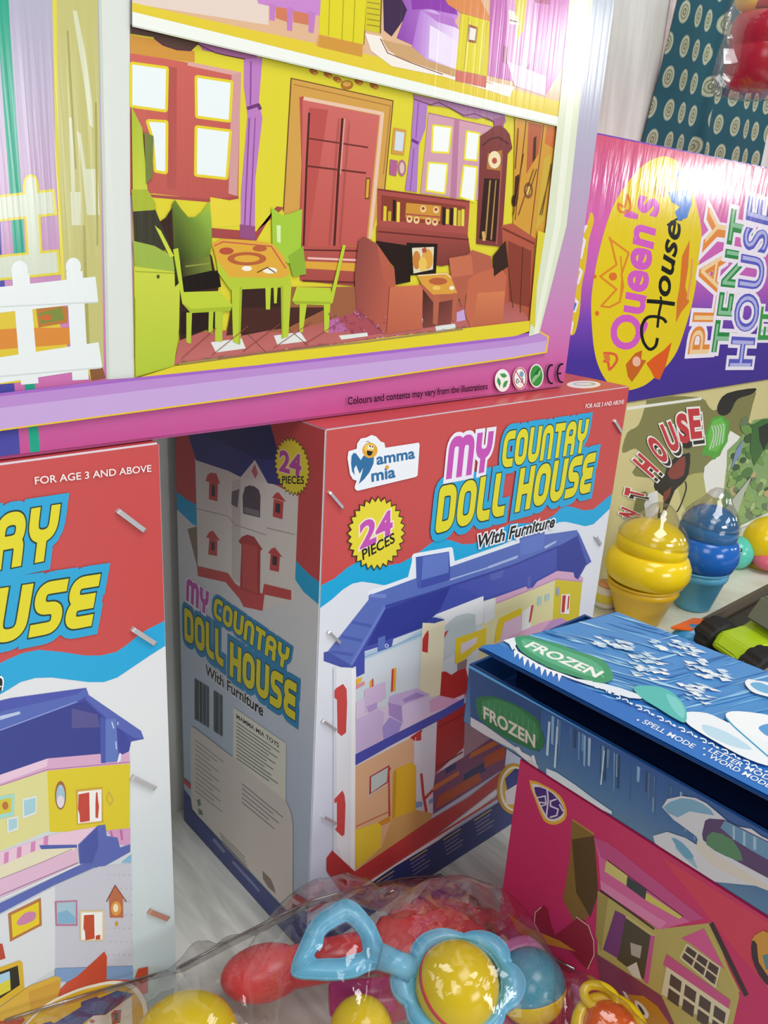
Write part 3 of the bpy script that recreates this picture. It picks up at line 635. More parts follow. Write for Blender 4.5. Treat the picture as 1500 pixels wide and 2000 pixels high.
# cream fence behind, white fence in front
def fence(c, rim, boards, posts):
    for cc, e in ((rim, 5), (c, 0)):
        if not cc: continue
        S_ = []
        for b in boards: S_ += seg_polys(pts(b[0]), b[1]/2+e, cap=e)
        for g in posts:
            S_ += seg_polys(pts(g[0]), g[1]/2+e, cap=e); x, y = g[2]; S_.append([(x+(g[1]/2+e-1)*math.cos(a*.35), y+(g[1]/2+e+2)*math.sin(a*.35)) for a in range(18)])
        f.k += 1; f.union(cc, [[f.loc(*t) for t in s_] for s_ in S_])
f.p('#dcc23e', '-100,600 100,585 140,700 60,745 -100,760'); f.p('#d88a3a', '-100,650 50,640 140,640 140,672 -100,690'); f.many('#b87838', '70,600 100,595 132,600 132,630 75,640'); f.p('#7d8a3e', '75,612 120,600 125,625 80,632'); f.ell('#c86a34', 90, 620, 12, 6); f.p('#8a5a3a', '175,720 200,715 206,738 178,744')
fence('#d0d6c2', '#dccc3c', [([(-400, 452), (104, 395)], 42), ([(-400, 562), (112, 512)], 40)], [([(60, 365), (68, 520)], 22, (60, 358))])
fence('#e6ebea', None, [([(-500, 640), (189, 565)], 50), ([(-500, 800), (196, 693)], 50)], [([(-70, 545), (-45, 775)], 34, (-72, 538)), ([(-190, 556), (-160, 800)], 34, (-192, 549)), ([(-320, 570), (-285, 830)], 34, (-322, 563)), ([(40, 535), (58, 750)], 34, (38, 528)), ([(145, 530), (157, 742)], 32, (143, 521))])
f.line('#cfd6d4', '-100,604 190,590', 3); f.line('#cfd6d4', '-100,744 197,718', 3)
# lower room: wall
f.p('#dccf38', '254,50 1090,246 1062,440 1040,640 340,720 262,738')
f.p('#cf9440', '254,68 300,76 380,100 380,122 254,106')
f.gp('#cd665c', '#b85850', '254,104 350,119 470,141 465,382 420,392 300,378 254,380', (300,110), (420,390)); f.p('#d9a49c', '366,120 470,141 468,150 366,128'); f.p('#d09a98', '452,146 471,142 463,383 446,378'); f.p('#a84f4c', '254,376 420,390 465,382 466,388 420,396 300,386'); f.p('#b35650', '328,130 345,132 344,370 326,366')
for P in ('258,126 324,135 322,214 258,205', '385,152 450,162 446,234 386,226', '385,250 447,258 440,346 384,340', '290,238 323,240 322,335 305,332 300,270'):
    f.line('#e3cf36', P, 11, True); f.p('#e8eff0', P)
f.p('#e3cf3e', '410,385 470,395 470,440 410,445'); f.p('#a44a48', '410,445 470,450 500,452 555,405 540,403 500,470 410,464')
f.p('#594038', '254,48 300,60 330,70 390,84 372,99 345,97 318,88 300,73 254,66'); f.p('#a86a98', '385,80 440,92 500,105 505,120 480,116 465,112 440,108 420,103 395,98'); f.line('#5a2a4a', '300,74 318,88 345,97 372,99 385,86 420,103 440,108 470,114 500,120', 2)
f.p('#ba7dbe', '476,116 512,112 505,200 512,230 498,350 497,468 469,462 470,380 483,225 476,170'); f.many('#8a4f92', '488,120 491,120 490,205 487,205', '485,230 488,230 478,455 475,455', '497,230 499,230 488,462 485,462'); f.line('#6f3a76', '482,212 504,205 508,214', 7); f.p('#94507f', '468,438 498,442 497,470 468,464')
# upper ledge strip and picture garland
for x, y in ((612, 140), (640, 146), (658, 155), (675, 164), (700, 160), (730, 168)): f.ell('#a8662c', x, y, 9, 5, .4); f.ell('#c98a3a', x+3, y+4, 4, 3)
f.ell('#b0702e', 677, 166, 12, 9); f.ell('#d9a64c', 677, 164, 8, 5)
# door
f.p('#cf9d4c', '568,153 767,197 750,372 722,470 590,480 553,412'); f.line('#6d4a2a', '553,412 568,153 767,197 750,375', 2); f.line('#a87838', '573,165 762,207 748,340', 2); f.p('#b25048', '584,190 592,188 600,200 590,480 582,470 588,320')
f.line('#e6c0a8', '592,192 746,222 722,466', 7); f.gp('#cc6a64', '#bd5850', '590,195 740,226 714,480 588,484', (690,220), (630,480)); f.p('#b9534e', '603,210 640,215 600,480 590,480')
f.line('#4e2420', '603,220 598,320 592,480', 4); f.line('#4e2420', '668,231 660,340 652,480', 4.5); f.line('#6a302a', '600,270 718,288', 3); f.line('#6a302a', '597,324 714,338', 3.5); f.line('#dfa79c', '672,232 664,340', 2)
f.line('#7a4a20', '718,350 716,386', 9, cap=3); f.line('#d8a840', '718,352 716,384', 5, cap=2)
f.gp('#b5564c', '#a24c44', '586,480 712,482 700,560 585,548', (640,480), (640,555)); f.line('#5c2a26', '586,488 706,490', 3); f.p('#d9a23c', '595,510 695,514 694,530 593,524'); f.line('#e8b8b0', '600,504 696,508', 4); f.line('#6a302a', '590,548 694,552', 4)
f.p('#d09a48', '768,249 793,254 788,303 763,300'); f.p('#cfd8e0', '772,256 789,259 785,296 769,293'); f.p('#b2628c', '761,311 776,314 773,344 759,341'); f.ell('#b2708c', 784, 328, 8, 16); f.ell('#dcc0b0', 784, 328, 4.5, 11)
# second window and curtains
f.p('#cf9cae', '836,220 960,248 944,392 820,377'); f.line('#a56a86', '836,221 960,248', 2); f.p('#b87a98', '886,232 896,235 890,390 878,385')
for P in ('846,246 879,250 874,297 844,295', '912,258 934,262 929,312 908,310', '837,319 871,322 866,376 833,371', '906,325 929,328 924,392 899,384'):
    f.line('#e6dc38', P, 7, True); f.p('#f0f2ee', P)
f.p('#b07cc0', '808,192 834,200 830,250 817,285 813,375 790,372 802,280 804,240'); f.line('#6f3a86', '803,273 816,280', 6); f.many('#8a54a0', '815,200 817,200 812,270 810,270', '806,290 808,290 801,372 799,372')
f.p('#ab78a2', '806,184 830,190 900,203 985,224 987,240 962,236 948,228 930,232 905,228 880,212 862,208 840,206 808,196'); f.line('#6a3a5a', '808,194 840,205 855,200 880,212 905,226 925,222 945,230 965,238 986,234', 2); f.p('#9c5a80', '962,232 984,228 982,250 964,248')
# sideboard, books, television
f.p('#a9504a', '736,368 916,392 916,402 912,462 736,444'); f.line('#7a3430', '737,370 916,394', 3); f.p('#8a3f30', '744,381 908,403 905,440 742,430'); f.p('#cc9038', '792,396 860,402 858,432 790,424'); f.line('#a9504a', '790,418 858,424', 3)
for i, (x, y, h, c) in enumerate(((748, 402, 30, '#d9c63a'), (757, 412, 20, '#c9a82e'), (766, 390, 42, '#2e221c'), (774, 394, 40, '#e3d04a'), (863, 404, 36, '#2e221c'), (870, 408, 30, '#dcc840'), (878, 406, 34, '#2e221c'), (885, 405, 36, '#dcd050'), (893, 410, 32, '#c9b23a'), (900, 408, 34, '#e0cf48'))): f.p(c, [(x, y), (x+6, y+1), (x+5, y+h), (x-1, y+h-1)])
for x, y in ((825, 408), (812, 430), (835, 432), (850, 410), (798, 428), (848, 434)): f.ell('#e6c890', x, y, 6, 7); f.ell('#a8402e', x, y-1, 3, 3)
f.gp('#a14e46', '#7c3a34', '734,441 912,458 920,508 860,520 734,490', (820,450), (820,515)); f.line('#6a2c28', '736,452 914,468', 3)
f.p('#2a1c18', '733,470 800,480 800,550 772,556 768,520 735,485'); f.p('#241c18', '792,474 853,476 850,534 797,538'); f.p('#dcd2b4', '803,484 846,482 844,526 806,534', 0); f.ell('#dba046', 833, 506, 11, 20); f.ell('#c8803a', 812, 508, 8, 18); f.ell('#e6c05a', 824, 516, 8, 14); f.p('#b5503c', '822,486 830,482 832,492 824,494')
# tall clock
f.p('#7e3c3a', '936,266 950,257 963,247 975,245 986,252 994,263 999,290 990,300 978,482 929,476 936,300'); f.line('#532422', '940,285 955,272 972,268 992,282', 3); f.p('#b5763a', '951,300 979,293 977,334 949,330'); f.ell('#ead9b0', 964, 312, 12, 17); f.ell('#b5503c', 964, 314, 5, 6)
f.p('#38201c', '944,348 976,350 966,472 934,466'); f.many('#b08a4a', '954,352 957,352 948,465 945,465', '966,352 968,352 959,468 956,468'); f.line('#d0a860', '942,452 944,470', 6); f.line('#a05a50', '979,300 968,478', 3)
# right hand wall of the room
f.p('#d0983a', '1004,230 1089,248 1064,450 1044,480 1000,450'); f.line('#7a4a28', '1026,236 1004,430', 2); f.line('#7a4a28', '1060,244 1034,460', 2); f.p('#b5603c', '1030,238 1058,245 1050,300 1026,340'); f.p('#c9703a', '1066,246 1084,250 1080,290 1062,280')
f.p('#4c2a1c', '1004,345 1012,340 1010,390 1002,385'); f.p('#4c2a1c', '1040,270 1046,265 1044,310 1038,318'); f.ell('#8a5a34', 1030, 372, 9, 16); f.ell('#e6c060', 1030, 372, 5, 9); f.ell('#3a2218', 1003, 392, 5, 12)
f.p('#c9a83c', '1060,310 1076,300 1060,430 1044,450')
f.p('#b05842', '978,440 1000,436 1044,466 1042,490 1036,625 1000,640 984,600'); f.line('#7a3428', '980,446 1042,476', 4); f.p('#8a3e30', '990,470 1036,490 1032,600 992,590')
# floor
f.gp('#a4544c', '#c4706c', '338,712 352,650 520,640 700,580 1000,590 1040,630 760,660 500,695', (600,600), (600,690)); f.p('#b96a9e', '640,600 700,590 745,640 640,650'); f.p('#a8505a', '700,590 750,650 690,660 650,610')
f.p('#9a6040', '440,640 560,560 700,560 690,610 560,650')
f.many('#dfe2dc', '410,668 470,660 478,680 420,688', '533,655 585,648 597,666 540,673', '660,655 715,649 717,656 665,663', '848,636 886,632 890,641 850,646', '822,622 834,620 836,630 824,630'); f.p('#c3a4d2', '890,610 905,604 907,625 890,628')
f.line('#7a4a40', '520,690 470,640', 1.5); f.line('#7a4a40', '600,675 560,640', 1.5)
f.p('#3a251e', '300,440 322,425 338,400 372,440 412,500 425,560 412,640 350,664 338,500'); f.p('#1f1714', '350,535 425,528 430,560 350,572'); f.p('#2a1c18', '352,610 420,600 420,640 352,655'); f.p('#3a2420', '470,560 548,560 548,640 470,655'); f.p('#4a2a24', '450,600 640,600 560,640 440,655')
# cooker, chairs, table
f.p('#3c3a2c', '258,408 300,405 330,480 300,505 262,490'); f.gp('#a9ba38', '#c9d044', '255,208 276,250 286,370 303,398 300,410 258,413', (262,230), (285,400)); f.p('#74803e', '280,258 298,266 296,346 283,360'); f.p('#a8b436', '255,370 286,370 303,398 300,410 258,413')
f.p('#9bb348', '258,470 300,480 335,500 340,530 262,528'); f.gp('#c9d048', '#b0c43c', '260,520 337,530 350,530 348,640 338,715 263,735', (300,530), (300,720)); f.line('#9aa82e', '262,530 350,534', 2); f.ell('#4a5020', 307, 540, 3, 4); f.p('#c9d24a', '300,440 312,450 338,500 330,502'); f.line('#7a8430', '262,582 262,700', 1)
f.gp('#241f18', '#9cc048', '334,400 340,390 352,408 366,424 380,424 394,412 407,393 411,430 412,470 405,524 360,540 340,560', (352,470), (410,415)); f.gp('#3c3a20', '#7a8a38', '352,508 408,500 412,528 356,540', (352,520), (412,515)); f.line('#8c9440', '360,520 408,514', 3)
f.p('#bccc3c', '336,487 346,484 357,570 425,568 452,595 448,607 370,610 354,592'); f.p('#a6b834', '356,592 372,603 450,598 448,607 370,611'); f.many('#b4c43c', '362,610 373,610 371,671 362,668', '406,607 415,607 413,652 405,648', '418,608 433,608 432,667 418,666')
f.p('#a3c63e', '528,404 548,420 562,418 588,408 585,500 560,515 530,480'); f.p('#d6e8a8', '538,440 546,440 546,475 539,472'); f.p('#8cae38', '560,500 590,480 596,535 570,540')
f.p('#b4c63a', '419,500 445,538 563,536 567,560 448,566 424,532'); f.p('#dca83e', '412,476 432,466 500,470 530,476 552,500 564,534 552,543 446,541 420,505'); f.line('#c05a4c', '416,480 434,472 528,481 556,524', 2.5)
f.ell('#b5603a', 480, 505, 38, 13); f.ell('#dca83e', 480, 505, 25, 7); f.ell('#f0ead8', 525, 528, 14, 6); f.ell('#b5503c', 440, 490, 14, 7); f.ell('#f0ead8', 480, 524, 10, 5); f.line('#5a3020', '500,532 520,522 535,532', 2); f.ell('#b5603a', 505, 485, 14, 6)
f.many('#b7c93a', '450,560 471,560 467,672 453,667', '546,558 567,556 561,656 548,661'); f.many('#a2b434', '466,560 471,560 467,672 463,671', '546,558 551,558 551,660 548,661')
f.p('#b9cb3a', '667,478 673,479 648,588 641,588'); f.p('#b9cb3a', '568,587 577,560 643,562 648,590 640,596 575,594'); f.p('#a0b232', '568,587 642,589 647,593 575,595'); f.many('#b9cb3a', '583,593 597,593 589,649 582,647', '630,594 643,595 639,649 631,648', '516,560 527,560 525,604 517,604', '532,560 540,560 538,592 533,592')
# armchairs and coffee table
f.gp('#8e4a42', '#b85e4c', '698,470 710,462 734,476 768,525 770,560 757,562 750,652 694,602 690,540', (690,540), (765,560)); f.gp('#cc7352', '#b85f48', '757,560 824,556 821,642 750,652', (800,556), (770,650)); f.p('#b55e48', '734,476 768,525 770,558 757,562 745,540'); f.line('#8a4436', '758,560 752,650', 2)
f.gp('#33201c', '#8a4a40', '823,556 845,575 880,580 878,632 824,640', (830,560), (860,640)); f.p('#b06048', '818,548 843,575 895,573 898,582 845,592 820,560'); f.p('#d99c40', '812,537 870,532 890,548 898,564 893,573 843,575 820,553'); f.line('#e9d9b0', '814,538 868,534 888,549 895,566', 2); f.ell('#b5603a', 853, 549, 18, 7); f.ell('#e8c060', 850, 562, 8, 4); f.ell('#f0e6d0', 880, 562, 5, 4)
f.many('#b4644a', '844,575 856,575 852,634 843,632', '882,572 892,572 887,627 879,626')
f.p('#b3604a', '874,504 910,497 920,488 956,500 962,535 918,545 900,600 890,570 878,540'); f.p('#c46e50', '874,504 918,498 922,535 880,542'); f.p('#c2694c', '912,545 930,533 975,520 987,540 984,570 978,645 917,642 905,610'); f.gp('#d27c54', '#b96448', '930,572 984,568 978,645 920,642', (960,568), (950,645)); f.p('#3a241e', '960,500 985,470 990,520 975,530 962,540')
for a, b in (((1010, 250), (1004, 330)), ((1020, 300), (1000, 420)), ((1046, 330), (1030, 380)), ((1074, 320), (1056, 420)), ((1010, 420), (1040, 330)), ((1052, 420), (1080, 310)), ((985, 470), (1000, 600)), ((1020, 482), (1014, 610))): f.line('#7a4a28', [a, b], 1.5)
for x in (700, 720): f.line('#9a4a44', [(x-40, 232+(x-700)*.2), (x-58, 478)], 1)
for j in range(5): f.line('#9a5048', [(352+j*60, 700-j*7), (420+j*62, 640-j*4)], 1.2)
for j in range(40):
    x = 640+rr0.uniform(0, 110); f.ell(rr0.choice(['#8a4a70', '#a8505a', '#c07aa8']), x, 648-rr0.uniform(0, 45), 3, 1.2, .5, 6)
for j in range(70):
    x = 350+rr0.uniform(0, 560); y = 708-(x-350)*.123+rr0.uniform(-2.5, 2.5); f.ell(rr0.choice(['#7a6a48', '#c4b060', '#8a7a78', '#b8a0b8']), x, y, rr0.uniform(2, 6), 1.3, -.15, 6)
# front edge of the room
f.p('#e0cd32', '338,714 500,692 760,657 1036,625 1042,642 1000,657 500,713 262,738'); f.line('#a08a50', '345,710 500,690 700,668 900,642', 4)
f.line('#8a5a50', '420,700 640,672', 2)
f.p('#ba8ccc', '-900,1010 0,767 210,741 263,737 500,713 1000,657 1047,646 1066,657 1063,686 1000,697 500,770 0,838 -900,1050'); f.p('#c6a6d8', '-900,1020 0,795 500,733 1000,675 1063,665 1063,686 1000,697 500,770 0,838 -900,1050'); f.line('#a468c2', '-900,1012 0,769 263,739 500,715 1000,659 1047,648', 6)
f.line('#e6c23a', '-900,1052 0,838 500,771 1000,698 1063,687 1067,657 1046,645', 3.2)
# right column and the ledge between the storeys
# upper storey
f.p('#dcb38e', '256,-60 1130,-60 1110,120 1090,226 1000,205 500,82 254,20'); f.p('#e2cfc2', '256,-60 520,-60 520,50 254,8')
f.p('#e0c83a', '254,6 500,62 700,104 1000,176 1092,200 1088,230 1000,208 500,84 254,28'); f.p('#d9a05a', '620,60 705,88 700,110 612,90')
f.p('#c685c8', '480,-60 625,-60 622,32 560,22 500,8'); f.many('#c07cc0', '522,8 534,10 532,42 522,40', '556,14 568,16 566,62 556,60', '598,22 612,26 608,66 598,64'); f.p('#cf7a5a', '534,14 556,18 556,44 534,36'); f.p('#cf7a5a', '568,22 598,28 598,50 568,44')
f.p('#dccf2c', '624,-60 716,-60 706,88 619,68'); f.many('#b0a324', '640,-60 642,-60 638,70 636,70', '668,-60 670,-60 664,78 662,78', '690,-60 692,-60 686,84 684,84'); f.p('#cf9440', '620,70 704,88 703,112 617,92'); f.line('#8a6a28', '716,-60 706,88', 2)
f.p('#cfc22c', '714,-60 743,-60 738,66 708,60'); f.line('#6a5a28', '742,-60 738,66', 2.5)
for j in range(6): f.line('#8a7a24', [(712, -6+j*11), (737, -2+j*11)], 1.6)
f.p('#efe6dc', '708,66 740,72 752,100 830,132 1000,170 990,190 860,150 760,130 720,100'); f.p('#c9a070', '740,78 800,92 880,130 960,165 880,150 770,112'); f.line('#8a5a48', '738,76 752,104 800,124 860,146', 2)
f.p('#3f2a4a', '742,-60 800,-60 790,30 760,72 745,60'); f.gp('#8a46a8', '#c88ad8', '750,-60 880,-60 890,30 850,110 770,75 790,20', (770,70), (880,0)); f.gp('#b070cc', '#ecdcf4', '815,22 840,18 892,60 886,136 830,118 800,92', (802,80), (880,100)); f.p('#eadcf2', '835,50 886,80 886,136 832,114'); f.p('#b678c8', '820,22 880,36 890,56 850,44'); f.p('#8e3fa8', '790,-60 880,-60 888,30 830,18 800,20')
f.p('#dccd2e', '896,27 957,44 946,150 885,136'); f.many('#b5a626', '910,34 912,34 902,138 900,138', '944,44 946,44 936,146 934,146'); f.p('#9a5a34', '910,48 928,54 925,86 908,82'); f.p('#e6e4d8', '913,54 925,58 922,80 911,78'); f.p('#cf7060', '886,138 945,150 944,172 884,158'); f.p('#d98a50', '830,-60 900,-60 957,44 897,27 870,10')
f.p('#c06ab0', '955,-60 1120,-60 1100,120 1060,188 1000,160 948,148'); f.p('#d9a0cc', '985,-60 1045,-60 1040,100 1010,160 985,120'); f.p('#dccb56', '1000,-60 1030,-60 1018,60 1004,80'); f.p('#8a4a6a', '978,90 986,92 984,126 976,122'); f.many('#e8dfd0', '988,20 1000,24 1010,50 990,48'); f.line('#7a3a6a', '990,40 1006,44', 2); f.p('#a8487a', '1040,-60 1075,-60 1068,10 1040,6')
f.p('#e4c4dc', '985,120 1062,150 1060,188 1000,168')
f.p('#ecefe6', '254,24 500,84 1000,208 1091,230 1088,248 1000,228 500,110 254,53'); f.line('#c9ccb8', '254,51 500,108 1000,226 1088,246', 2)
f.p('#d9dfc4', '1112,-60 1160,-60 1128,200 1102,440 1049,650 1028,656 1062,440 1088,200'); f.p('#e8ead6', '1126,-60 1150,-60 1116,200 1090,440 1046,650 1038,652 1078,440 1102,200'); f.p('#d8c83a', '1046,450 1060,455 1044,560 1040,640 1030,628 1036,560')
# small print and marks
f.t('Colours and contents may vary from the illustrations', (675, 789), (948, 759), (674.5, 775), '#33122c', off=.018)
f.ell('#eef0ea', 977, 742, 15, 22); 
for a in (0, 2.09, 4.19): f.p('#3f9a4e', [(977+11*math.cos(a)*1.0, 742+15*math.sin(a)), (977+11*math.cos(a+.9), 742+15*math.sin(a+.9)), (977+11*math.cos(a+1.5), 742+15*math.sin(a+1.5)), (977+5*math.cos(a+1.3), 742+7*math.sin(a+1.3)), (977+5*math.cos(a+.2), 742+7*math.sin(a+.2))])
f.ell('#eef0ea', 1011, 738, 14, 22); f.ring('#c25060', 1011, 738, 12, 20, 2.2); f.t('0-3', (1003, 748), (1017, 746), (1003, 739), '#33304a', off=.01); f.ell('#7f9fc0', 1014, 730, 4, 6); f.line('#c25060', '1003,724 1020,752', 2)
f.ell('#eef0ea', 1043, 733, 14, 23); f.ell('#3c9440', 1043, 733, 12, 20.5); f.p('#8cc48c', '1034,742 1042,728 1052,722 1050,732 1044,738 1036,748'); f.p('#2a6e32', '1036,734 1044,722 1050,716 1046,730')
def arc(cx, cy, rx, ry, a0, a1, n=14): return [(cx+rx*math.cos(a0+(a1-a0)*i/n), cy+ry*math.sin(a0+(a1-a0)*i/n)) for i in range(n+1)]
f.line('#171018', arc(1073, 730, 9, 18, math.radians(285), math.radians(75)), 3.6); f.line('#171018', arc(1093, 728, 9, 18, math.radians(285), math.radians(75)), 3.6); f.line('#171018', '1084,729 1092,728', 3.2)
fa = f; f.done('front_panel', ta, GLOSSY)

# ---------------------------------------------------------------- tent house cartons behind
TY = .53; EZ = .3925; SH = .15
te = thing('camouflage_tent_carton', (1.05, TY+.05, SH), 'camouflage patterned tent carton standing on the white shelf behind the two swirl toys', 'toy box')
carton('carton', te, .692, 1.6, TY, WALLY-.006, SH, EZ, ['#8a8352', '#8a8352', '#c9bb85', '#d0c48c', '#8a8352', '#cfc8b0'], PRINT)
f = Face((.692, TY, SH), (0, -1, 0), X, (.001, .001), (.907, EZ-SH-.001))
f.base('#d3c78e')
f.p('#817e48', '1225,845 1247,830 1262,787 1270,775 1365,776 1385,795 1400,800 1440,765 1475,763 1470,790 1455,850 1440,880 1432,918 1375,925 1340,935 1240,930 1246,905 1249,888 1240,876 1215,884', 3)
f.p('#817e48', '1240,980 1262,960 1275,1000 1258,1060 1235,1050', 3); f.p('#b4b06a', '1330,935 1420,925 1440,990 1390,1020 1340,1000', 3)
f.p('#26201c', '1402,790 1420,768 1475,758 1468,770 1440,780 1426,805 1412,812 1402,806', 3); f.p('#e9e7dc', '1225,795 1370,776 1370,781 1225,801')
f.p('#1f1916', '1340,886 1348,887 1345,925 1332,945 1318,958 1305,990 1290,1012 1284,1008 1290,985 1296,970 1280,958 1277,945 1284,932 1298,928 1302,912 1320,892', 2); f.p('#8a3a30', '1318,905 1338,890 1335,928 1312,936 1304,922', 2); f.line('#1f1916', '1338,940 1340,955 1330,985 1322,1000', 3, sm=3); f.many('#7a3a30', '1296,962 1312,950 1308,968 1294,985'); f.many('#d0c48c', '1290,985 1296,975 1294,1000 1288,1003')
f.p('#e8e8ea', '1266,965 1284,958 1286,1000 1262,1015 1258,985')
f.p('#edebe6', '1426,841 1446,853 1424,882 1416,930 1412,973 1395,972 1379,962 1374,930 1376,912 1388,900 1406,890', 0)
f.p('#53a636', '1391,816 1409,811 1424,824 1421,862 1410,880 1396,898 1385,890 1370,888 1376,870 1378,846', 0); f.p('#6cbc4a', '1392,822 1408,816 1418,828 1416,860 1400,882 1384,880 1382,850')
for j in range(5): f.line('#c6d8c0', [(1386+j*6, 878-j*3), (1394+j*5, 850-j*4), (1390+j*5, 832-j)], 2.2, sm=3)
f.p('#85a566', '1472,820 1620,800 1620,1000 1424,1036 1409,1000 1418,940 1420,880 1446,855', 0)
rr = random.Random(3)
for i in range(150):
    x, y = rr.uniform(1425, 1600), rr.uniform(825, 1010)
    if x < 1450 and y < 870: continue
    f.ell(rr.choice(['#4f7a38', '#6d9648', '#8fb060', '#39552e', '#a9bf7c', '#c0a878', '#6a7a5a', '#8ba85a']), x, y, rr.uniform(3, 11), rr.uniform(4, 14), rr.uniform(-1, 1), 7)
f.p('#b9bcae', '1409,1000 1468,928 1452,965 1440,1000 1424,1030'); f.p('#7f92b8', '1425,920 1436,880 1450,858 1446,885'); f.p('#dcdcd6', '1400,1060 1424,1036 1500,1000 1620,985 1620,1060')
f.p('#3c6a30', '1468,830 1490,818 1560,820 1540,860 1490,880 1472,910 1464,880'); f.p('#20281c', '1480,835 1500,825 1500,860 1490,880 1482,860')
def letter(ch, x, y, a, h, wr, col='#c22f36'):
    ca, sa = math.cos(a), math.sin(a); ux, uy = -sa, -ca    # up, then along
    w = h*wr; bl = (x-ca*w/2-ux*h/2, y+sa*w/2-uy*h/2)
    br = (bl[0]+ca*w, bl[1]-sa*w); tl = (bl[0]+ux*h, bl[1]+uy*h)
    return bl, br, tl
for ch, x, y, a, h in (('H', 1260, 909, .85, 46), ('O', 1283, 878, .62, 49), ('U', 1308, 853, .38, 51), ('S', 1333, 836, .2, 51), ('E', 1356, 827, .12, 52), ('T', 1238, 963, 1.35, 34), ('N', 1229, 1004, 1.18, 36)):
    bl, br, tl = letter(ch, x, y, a, h, .43); d = (4+5*math.sin(a), 11-5*math.sin(a)); g = lambda q: (q[0]+d[0], q[1]+d[1])
    f.t(ch, g(bl), g(br), g(tl), '#1c1816', outs=[(.1, '#f0ece4')], off=.05)
    f.t(ch, bl, br, tl, '#c43038', outs=[(.1, '#f0ece4')], off=.05)
f.done('front_panel', te, PRINT)

td = thing('purple_tent_carton', (1.05, TY+.05, EZ), 'pink and purple tent carton with a yellow oval, lying on the camouflage carton', 'toy box')
DX0 = .692; DZ1 = .676
carton('carton', td, DX0, 1.6, TY-.002, WALLY-.006, EZ+.0005, DZ1, ['#a04a9a', '#a04a9a', '#7a4ab8', '#a04a9a', '#4a2f9a', '#d8607c'], TENT, .003)
f = Face((DX0, TY-.002, EZ), (0, -1, 0), X, (.001, .002), (.907, DZ1-EZ-.002))
f.grad([(0, '#43308f'), (.06, '#4b3399'), (.10, '#7a48b4'), (.15, '#c463b8'), (.20, '#d765b0'), (.25, '#d25c92'), (.285, '#d85a78')], 30)
f.line('#d9a0d0', '1090,640 1120,560 1140,440', 8); f.p('#e0c02a', catmull(pts('1106,650 1122,652 1132,610 1136,560 1144,520 1150,470 1160,430 1154,415 1146,440 1110,560 1100,640'), 4)); f.line('#f0e6ee', '1114,652 1118,630 1110,622', 5); f.line('#f0e6ee', '1122,610 1128,590 1118,580 1124,565', 5); f.line('#f0e6ee', '1128,555 1136,530 1126,520', 5); f.line('#4a78c0', '1119,606 1124,592', 5); f.line('#f0e6ee', '1134,505 1142,470 1134,462 1146,440', 5)
f.p('#e3c91c', catmull(pts('1291,306 1262,318 1233,347 1205,388 1187,430 1168,500 1156,570 1155,620 1160,680 1170,718 1187,747 1207,757 1227,762 1248,757 1267,747 1300,717 1320,690 1333,657 1350,600 1360,550 1367,500 1370,450 1360,400 1347,360 1327,320 1310,308'), 4))
f.t("Queen's", (1245, 686), (1287, 391), (1191, 680), '#d35cc0', off=.03)
for P, w in (('1284,660 1280,676 1268,682 1256,666 1253,640 1262,622 1276,618 1294,622 1301,630', 6), ('1284,640 1287,612 1292,590', 5), ('1263,588 1290,590 1318,594', 8), ('1292,590 1290,579', 4)): f.line('#14160f', P, w, sm=4)
f.t('ouse', (1306, 580), (1331, 434), (1272, 576), '#14160f', off=.02, shear=.25)
f.line('#14160f', '1303,440 1322,428 1332,430', 4, sm=3)
f.line('#e0862a', '1190,462 1194,475 1204,517 1172,540 1204,565 1174,598 1190,600 1210,590 1217,560 1214,535 1228,494 1190,466', 4); f.ell('#e0702a', 1197, 540, 8, 8); f.ell('#e0702a', 1166, 612, 4, 5); f.ell('#e0702a', 1162, 540, 3, 4); f.line('#e08a2a', '1212,500 1215,540 1211,590', 3)
f.line('#e0782e', '1224,378 1232,402 1224,414 1210,412 1208,398 1220,404 1224,378', 4.5, sm=3); f.line('#e0603a', '1178,690 1192,690 1203,694 1204,706 1190,722 1188,708 1178,705', 5, sm=2); f.p('#e2783a', '1178,694 1190,692 1192,704 1184,708')
f.p('#e05c1c', '1312,668 1300,715 1288,742 1278,738 1270,722 1262,710 1276,698 1296,684'); f.p('#c8641e', '1222,712 1240,690 1254,684 1252,702 1262,704 1246,730 1234,746 1226,735'); f.ell('#ecb8a0', 1243, 706, 8, 10); f.p('#d8742a', '1332,500 1347,468 1344,520 1338,560 1346,590 1330,610 1320,630 1322,590 1328,555'); f.line('#e8a060', '1352,505 1350,540 1342,585', 4)
f.p('#3f78cc', '1305,375 1322,372 1340,366 1352,378 1350,400 1342,425 1325,432 1318,414 1328,404 1312,395'); f.p('#7ba4e0', '1318,335 1340,330 1346,345 1330,352'); f.p('#e0a050', '1278,365 1298,362 1300,385 1282,384')
for txt, BL, BR, TLp, c, ci in (('PLAY', (1389, 690), (1431, 412), (1345, 692), '#e68a3c', '#f2cf9c'), ('TENT', (1433, 688), (1474, 418), (1391, 688), '#2c8a44', '#8cc09a'), ('HOUSE', (1466, 716), (1508, 394), (1424, 716), '#5a5cc0', '#b4b4e4')):
    f.t(txt, BL, BR, TLp, c, outs=[(.11, '#efe6f2')], off=.035, sp=1.12); f.t(txt, BL, BR, TLp, ci, off=-.012, sp=1.12)
f.t('ET', (1502, 664), (1510, 600), (1480, 664), '#3c9a4a', outs=[(.12, '#efe6f2')], off=.03)
f.done('front_panel', td, TENT)
